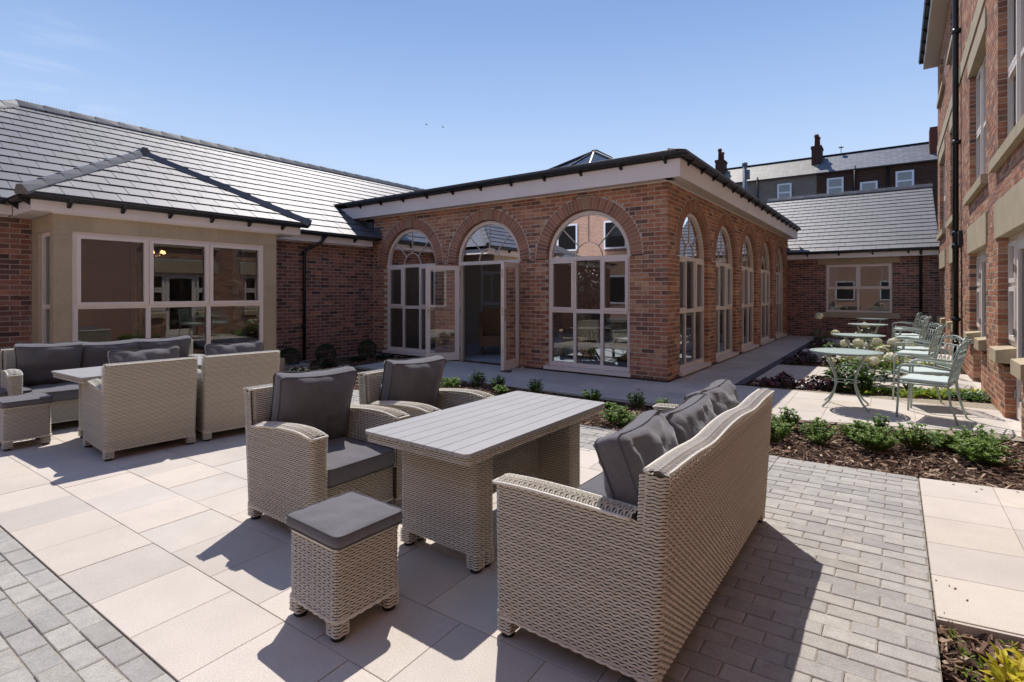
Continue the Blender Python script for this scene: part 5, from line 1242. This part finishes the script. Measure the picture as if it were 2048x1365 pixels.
def hydrangea(loc, heads, lb, r=.28, h=.42, gp='white hydrangeas', n=150):
    t = thing('hydrangea', lb, 'plant', loc, 0, gp); gl = G(); gs = G()
    for k in range(n):
        a = rnd.uniform(0, 6.28); rr = r * rnd.random() ** .5; z = h * rnd.uniform(.15, 1) * (1 - .3 * (rr / r) ** 2); b = Vector((rr * math.cos(a), rr * math.sin(a), z))
        leaf(gl, b, Vector((math.cos(a), math.sin(a), rnd.uniform(-.3, .5))), Vector((0, 0, 1)), rnd.uniform(.09, .15), rnd.uniform(.07, .11), .2)
    for dx, dy, z, rad in heads:
        rad *= .86
        gs.tube([(dx * .2, dy * .2, 0), (dx * .7, dy * .7, z * .6), (dx, dy, z)], .005, 5)
        gp_ = G()
        for k in range(210):
            d = rv(); c = Vector((dx, dy, z)) + Vector((d.x * rad, d.y * rad, d.z * rad * .82)) * rnd.uniform(.9, 1.02); q = d + rv() * .35; q.normalize(); u = q.cross(Vector((.3, .2, 1))).normalized(); v = q.cross(u); w_ = rad * .20; b = rnd.uniform(0, 1.5); i = len(gp_.v)
            gp_.v += [tuple(c + (u * math.cos(b + j * 1.571) + v * math.sin(b + j * 1.571)) * w_) for j in range(4)]; gp_.f.append((i, i + 1, i + 2, i + 3))
        gp_.tube([(dx, dy, z + rad * .72 * math.sin(q)) for q in (-1.5, -1.1, -.6, 0, .6, 1.1, 1.5)], [rad * .84 * math.cos(q) for q in (-1.5, -1.1, -.6, 0, .6, 1.1, 1.5)], 10)
        gp_.obj('flower_head', M['petal'], t)
    gs.obj('stem', M['stem'], t); gl.obj('foliage', M['leaf_h'], t)
hydrangea((2.42, .98, -.03), [(-.20, -.10, .47, .07), (.0, .1, .54, .09), (.2, .05, .52, .09), (.33, .1, .48, .09)], 'leafy hydrangea with cream heads right behind the nearest round table', .25, .40, n=380)
hydrangea((2.75, 1.55, -.03), [(.0, 0, .50, .11), (.2, .1, .48, .11), (-.15, .05, .46, .10)], 'hydrangea with the largest cream heads between the first two tables', .3, .5)
hydrangea((2.7, 3.85, -.03), [(.0, .1, .55, .12), (.28, .0, .56, .12), (-.28, .05, .52, .11), (.1, -.25, .42, .11), (.5, .15, .53, .11), (-.5, 0, .5, .10)], 'hydrangea with many cream heads behind the second round table', .5, .5, n=160)
hydrangea((1.35, 7.75, -.03), [(0, 0, .88, .12)], 'tall single stemmed hydrangea with a cream head near the edging strip', .16, .6, n=60)
hydrangea((1.95, 5.0, -.03), [(0, 0, .62, .10)], 'hydrangea with a cream head just left of the second table top', .2, .42, n=70)
hydrangea((2.35, 8.0, -.03), [(0, 0, .66, .10)], 'hydrangea with a pale head under the third table top', .2, .6, n=60)
# clipped box balls in the shaded corner
for (x, y), lb in (((-6.72, -2.60), 'clipped box ball nearest the stone bay'), ((-6.80, -1.72), 'clipped box ball just right of the black downpipe'), ((-6.82, -.62), 'clipped box ball in the corner beside the first arched window')):
    t = thing('box_ball', lb, 'shrub', (x, y, -.03), 0, 'clipped box balls'); gl = G()
    for k in range(2600):
        d = rv(); d.z = d.z if d.z > -.6 else -d.z; rad = .20 + .012 * mnoise.noise(d * 4); c = Vector((0, 0, .2)) + d * rad * rnd.uniform(.9, 1.03); leaf(gl, c, (d + rv() * .9), d, .022, .015)
    gl.obj('foliage', M['leaf_d'], t); g = G(); g.tube([(0, 0, 0), (0, 0, .2)], .012, 6); g.obj('trunk', M['wood'], t)
GP = ((-6.3, -.55), (-6.4, -1.2), (-6.2, -2.1), (-5.95, -2.9))
for i, (x, y) in enumerate(GP):
    shrub('ground_plant', 'low dark plant in the shaded bed by the box balls, ' + ordinal(GP, i), (x, y, -.03), .2, .12, 34, .04, .025, 'leaf_d', 'plant', 'ground plants in the shaded bed')
# bottom right corner
YP = ((3.37, -5.78, .07), (3.44, -5.72, .07), (3.36, -5.88, .08))
for i, (x, y, r_) in enumerate(YP):
    hosta((x, y, -.04), r_, .20, 'yellow leaved plant in the bottom right corner, ' + ordinal(YP, i), 'yellow plants in the bottom right corner', 'leaf_yel', 40, .075, .034, name='yellow_plant', up=1.2)
WD = ((3.40, -5.44), (3.55, -5.42), (3.22, -5.50), (3.24, -5.62), (3.30, -5.66), (3.66, -5.36), (3.45, -5.52), (3.2, -5.38), (3.17, -5.31), (3.24, -5.76))
for i, (x, y) in enumerate(WD):
    hosta((x, y, -.035), .03, .03, 'tiny green weed beside the slab edge, ' + ordinal(WD, i), 'weeds along the slab edge', 'leaf_y', 14, .032, .010, name='weed', up=1.6)
g = G()
for k in range(4):
    x, y = 3.3 + k * .03, -5.7 - k * .05; g.tube([(x, y, -.02), (x + .12, y + .03 * k, -.012), (x + .25, y - .02, -.02)], .005, 5)
tag(g.obj('dry_twigs', M['bark']), 'pale dry twigs lying on the bark beside the yellow plant', 'twigs')

# ------------------------------------------------------------ odds and ends
g = G()
for k in list(range(0, 110, 3)) + list(range(110, 170, 4)) + list(range(170, 220, 3)):
    if k < 110: x = rnd.uniform(-5, 3.1); y = (yb(x) + .76 - abs(rnd.gauss(0, .22))) if x < 2.1 else yR(x) - abs(rnd.gauss(0, .22))
    elif k < 170: x = rnd.uniform(3.17, 4.0); y = rnd.choice((-5.2 + abs(rnd.gauss(0, .1)), yS(x) - abs(rnd.gauss(0, .15))))
    elif k < 220: x = rnd.uniform(-.5, 3.9); y = -1.55 + .17 * max(0, x - 1.95) + abs(rnd.gauss(0, .15))
    else: x = rnd.uniform(-2, 2.1); y = rnd.uniform(-7.5, -4.2)
    l = rnd.uniform(.003, .010) * (.6 if k >= 220 else 1); a = rnd.uniform(0, 6.28); u = Vector((math.cos(a), math.sin(a), 0)) * l; v = Vector((-u.y, u.x, 0)) * rnd.uniform(.2, .5); c = Vector((x, y, .002))
    g.hexa([c - u - v, c + u - v, c + u + v, c - u + v], [p + Vector((0, 0, rnd.uniform(.002, .005))) for p in (c - u - v, c + u - v * .6, c + u + v, c - u + v * .7)])
o = tag(g.obj('stray_bark', M['bark']), 'stray bark crumbs scattered over the paving beside the beds', 'bark crumbs'); o['kind'] = 'stuff'
for (x, y), lb in (((-4.98, -.50), 'small dark wooden wedge under the left open door'), ((-2.84, -.62), 'small dark wooden wedge under the right open door')):
    g = G(); g.hexa([(x - .10, y - .05, 0), (x + .10, y - .05, 0), (x + .10, y + .05, 0), (x - .10, y + .05, 0)], [(x - .10, y - .05, .012), (x + .10, y - .05, .035), (x + .10, y + .05, .035), (x - .10, y + .05, .012)]); tag(g.obj('door_wedge', M['wood']), lb, 'door wedge')
g = G(); g.tube([(2.62 + .0, -4.98, .006), (2.68, -5.02, .02), (2.74, -5.1, .012), (2.76, -5.17, .005)], .004, 5)
for (px, pz), lb in (((853, 250), 'left one of two tiny dark birds flying above the garden room'), ((886, 255), 'right one of two tiny dark birds flying above the garden room')):
    d_ = 60; r_ = (px - 1024) / 1053.6; dx, dy = r_ * _c - _s, r_ * _s + _c; c = Vector((CAM.x + dx * d_, CAM.y + dy * d_, CAM.z + (586.5 - pz) / 1053.6 * d_))
    t = thing('bird', lb, 'bird', c, .6); g = G(); g.tube([(-.14, 0, 0), (0, 0, .01), (.13, 0, 0)], [.01, .04, .015], 6); g.obj('body', M['black'], t)
    for s_ in (-1, 1): g = G(); g.hexa([(-.05, 0, 0), (.05, 0, 0), (.02, s_ * .22, .08), (-.04, s_ * .2, .08)], [(-.05, 0, .008), (.05, 0, .008), (.02, s_ * .22, .086), (-.04, s_ * .2, .086)]); g.obj('wing', M['black'], t)
# indoor furniture seen through the doors and glass
def club_chair(loc, rz, m, lb, wing=True):
    t = thing('indoor_armchair', lb, 'armchair', loc, rz, 'armchairs inside the garden room'); g = G(); g.box(-.32, -.33, .22, .34, .33, .44); g.obj('seat', M[m], t)
    g = G(); pr = [(-.36, .2), (-.24, .2), (-.30, 1.02), (-.34, 1.08), (-.44, 1.04)]; prism_xz(g, pr, -.33, .33); g.obj('backrest', M[m], t)
    for s_ in (-1, 1):
        g = G(); y0, y1 = sorted((s_ * .33, s_ * .41)); prism_xz(g, [(-.36, .2), (.34, .2), (.36, .58), (.28, .64), (-.2, .62), (-.24, .98), (-.40, 1.0)] if wing else [(-.36, .2), (.34, .2), (.34, .6), (-.36, .6)], y0, y1); g.obj('armrest', M[m], t)
        for x in (-.3, .3): g = G(); g.bar((x, s_ * .32, 0), (x, s_ * .34, .21), .045, .045, (1, 0, 0)); g.obj('leg', M['wood'], t)
    return t
club_chair((-4.75, 1.55, .01), R(-50), 'fab_tan', 'tan wing armchair inside, seen through the open doors')
club_chair((-4.55, 2.9, .01), R(-10), 'fab_tan', 'tan armchair deeper inside, at the side table seen through the doors')
club_chair((-1.75, 2.7, .01), R(-120), 'fab_grey', 'pale grey armchair inside, behind the middle of the large arched window', False)
club_chair((-2.9, 2.2, .01), R(-60), 'fab_tan', 'tan armchair inside, at the left of the large arched window', False)
club_chair((-1.0, 4.6, .01), R(-150), 'fab_grey', 'grey armchair far inside, right of the large arched window', False)
def side_table(loc, lb, r=.4, h=.7):
    t = thing('indoor_table', lb, 'table', loc, 0, 'tables inside the garden room'); g = G(); g.disc((0, 0), r, h - .03, h, 24); g.obj('tabletop', M['wood'], t)
    for k in range(3): g = G(); a = k * 2.09; g.tube([(.05 * math.cos(a), .05 * math.sin(a), h - .03), (.06 * math.cos(a), .06 * math.sin(a), .3), (.26 * math.cos(a), .26 * math.sin(a), .0)], .018, 6); g.obj('leg', M['wood'], t)
side_table((-3.9, 2.3, .01), 'round wooden table inside, seen through the open doors'); side_table((-2.3, 1.7, .01), 'round table inside, at the left of the large arched window', .45); side_table((-1.3, 1.5, .01), 'low round table inside, with a dark planter beside it', .42, .45)
t = thing('indoor_planter', 'dark planter with leafy plants inside the large arched window, at its right', 'planter', (-.85, .75, .01)); g = G(); g.hexa([(-.3, -.12, 0), (.3, -.12, 0), (.3, .12, 0), (-.3, .12, 0)], [(-.33, -.14, .26), (.33, -.14, .26), (.33, .14, .26), (-.33, .14, .26)]); g.obj('trough', M['wood'], t)
gl = G()
for k in range(160): a = rnd.uniform(0, 6.28); leaf(gl, Vector((rnd.uniform(-.28, .28), rnd.uniform(-.1, .1), .26 + .12 * rnd.random())), Vector((math.cos(a), math.sin(a), .8)), Vector((0, 0, 1)), .07, .03)
gl.obj('foliage', M['leaf'], t)
t = thing('indoor_tree', 'tall leafy pot plant inside, hanging into the open doorway view', 'plant', (-3.0, 2.9, .01)); g = G(); g.disc((0, 0), .18, 0, .35, 16); g.obj('pot', M['wood'], t); g = G(); g.tube([(0, 0, .3), (.03, 0, 1.2), (0, .02, 2.0)], .02, 6); g.obj('trunk', M['wood'], t)
gl = G()
for k in range(420): d = rv(); leaf(gl, Vector((0, 0, 1.9)) + Vector((d.x * .4, d.y * .4, d.z * .75)), d + Vector((0, 0, -.5)), Vector((0, 0, 1)), .12, .045)
gl.obj('foliage', M['leaf_d'], t)
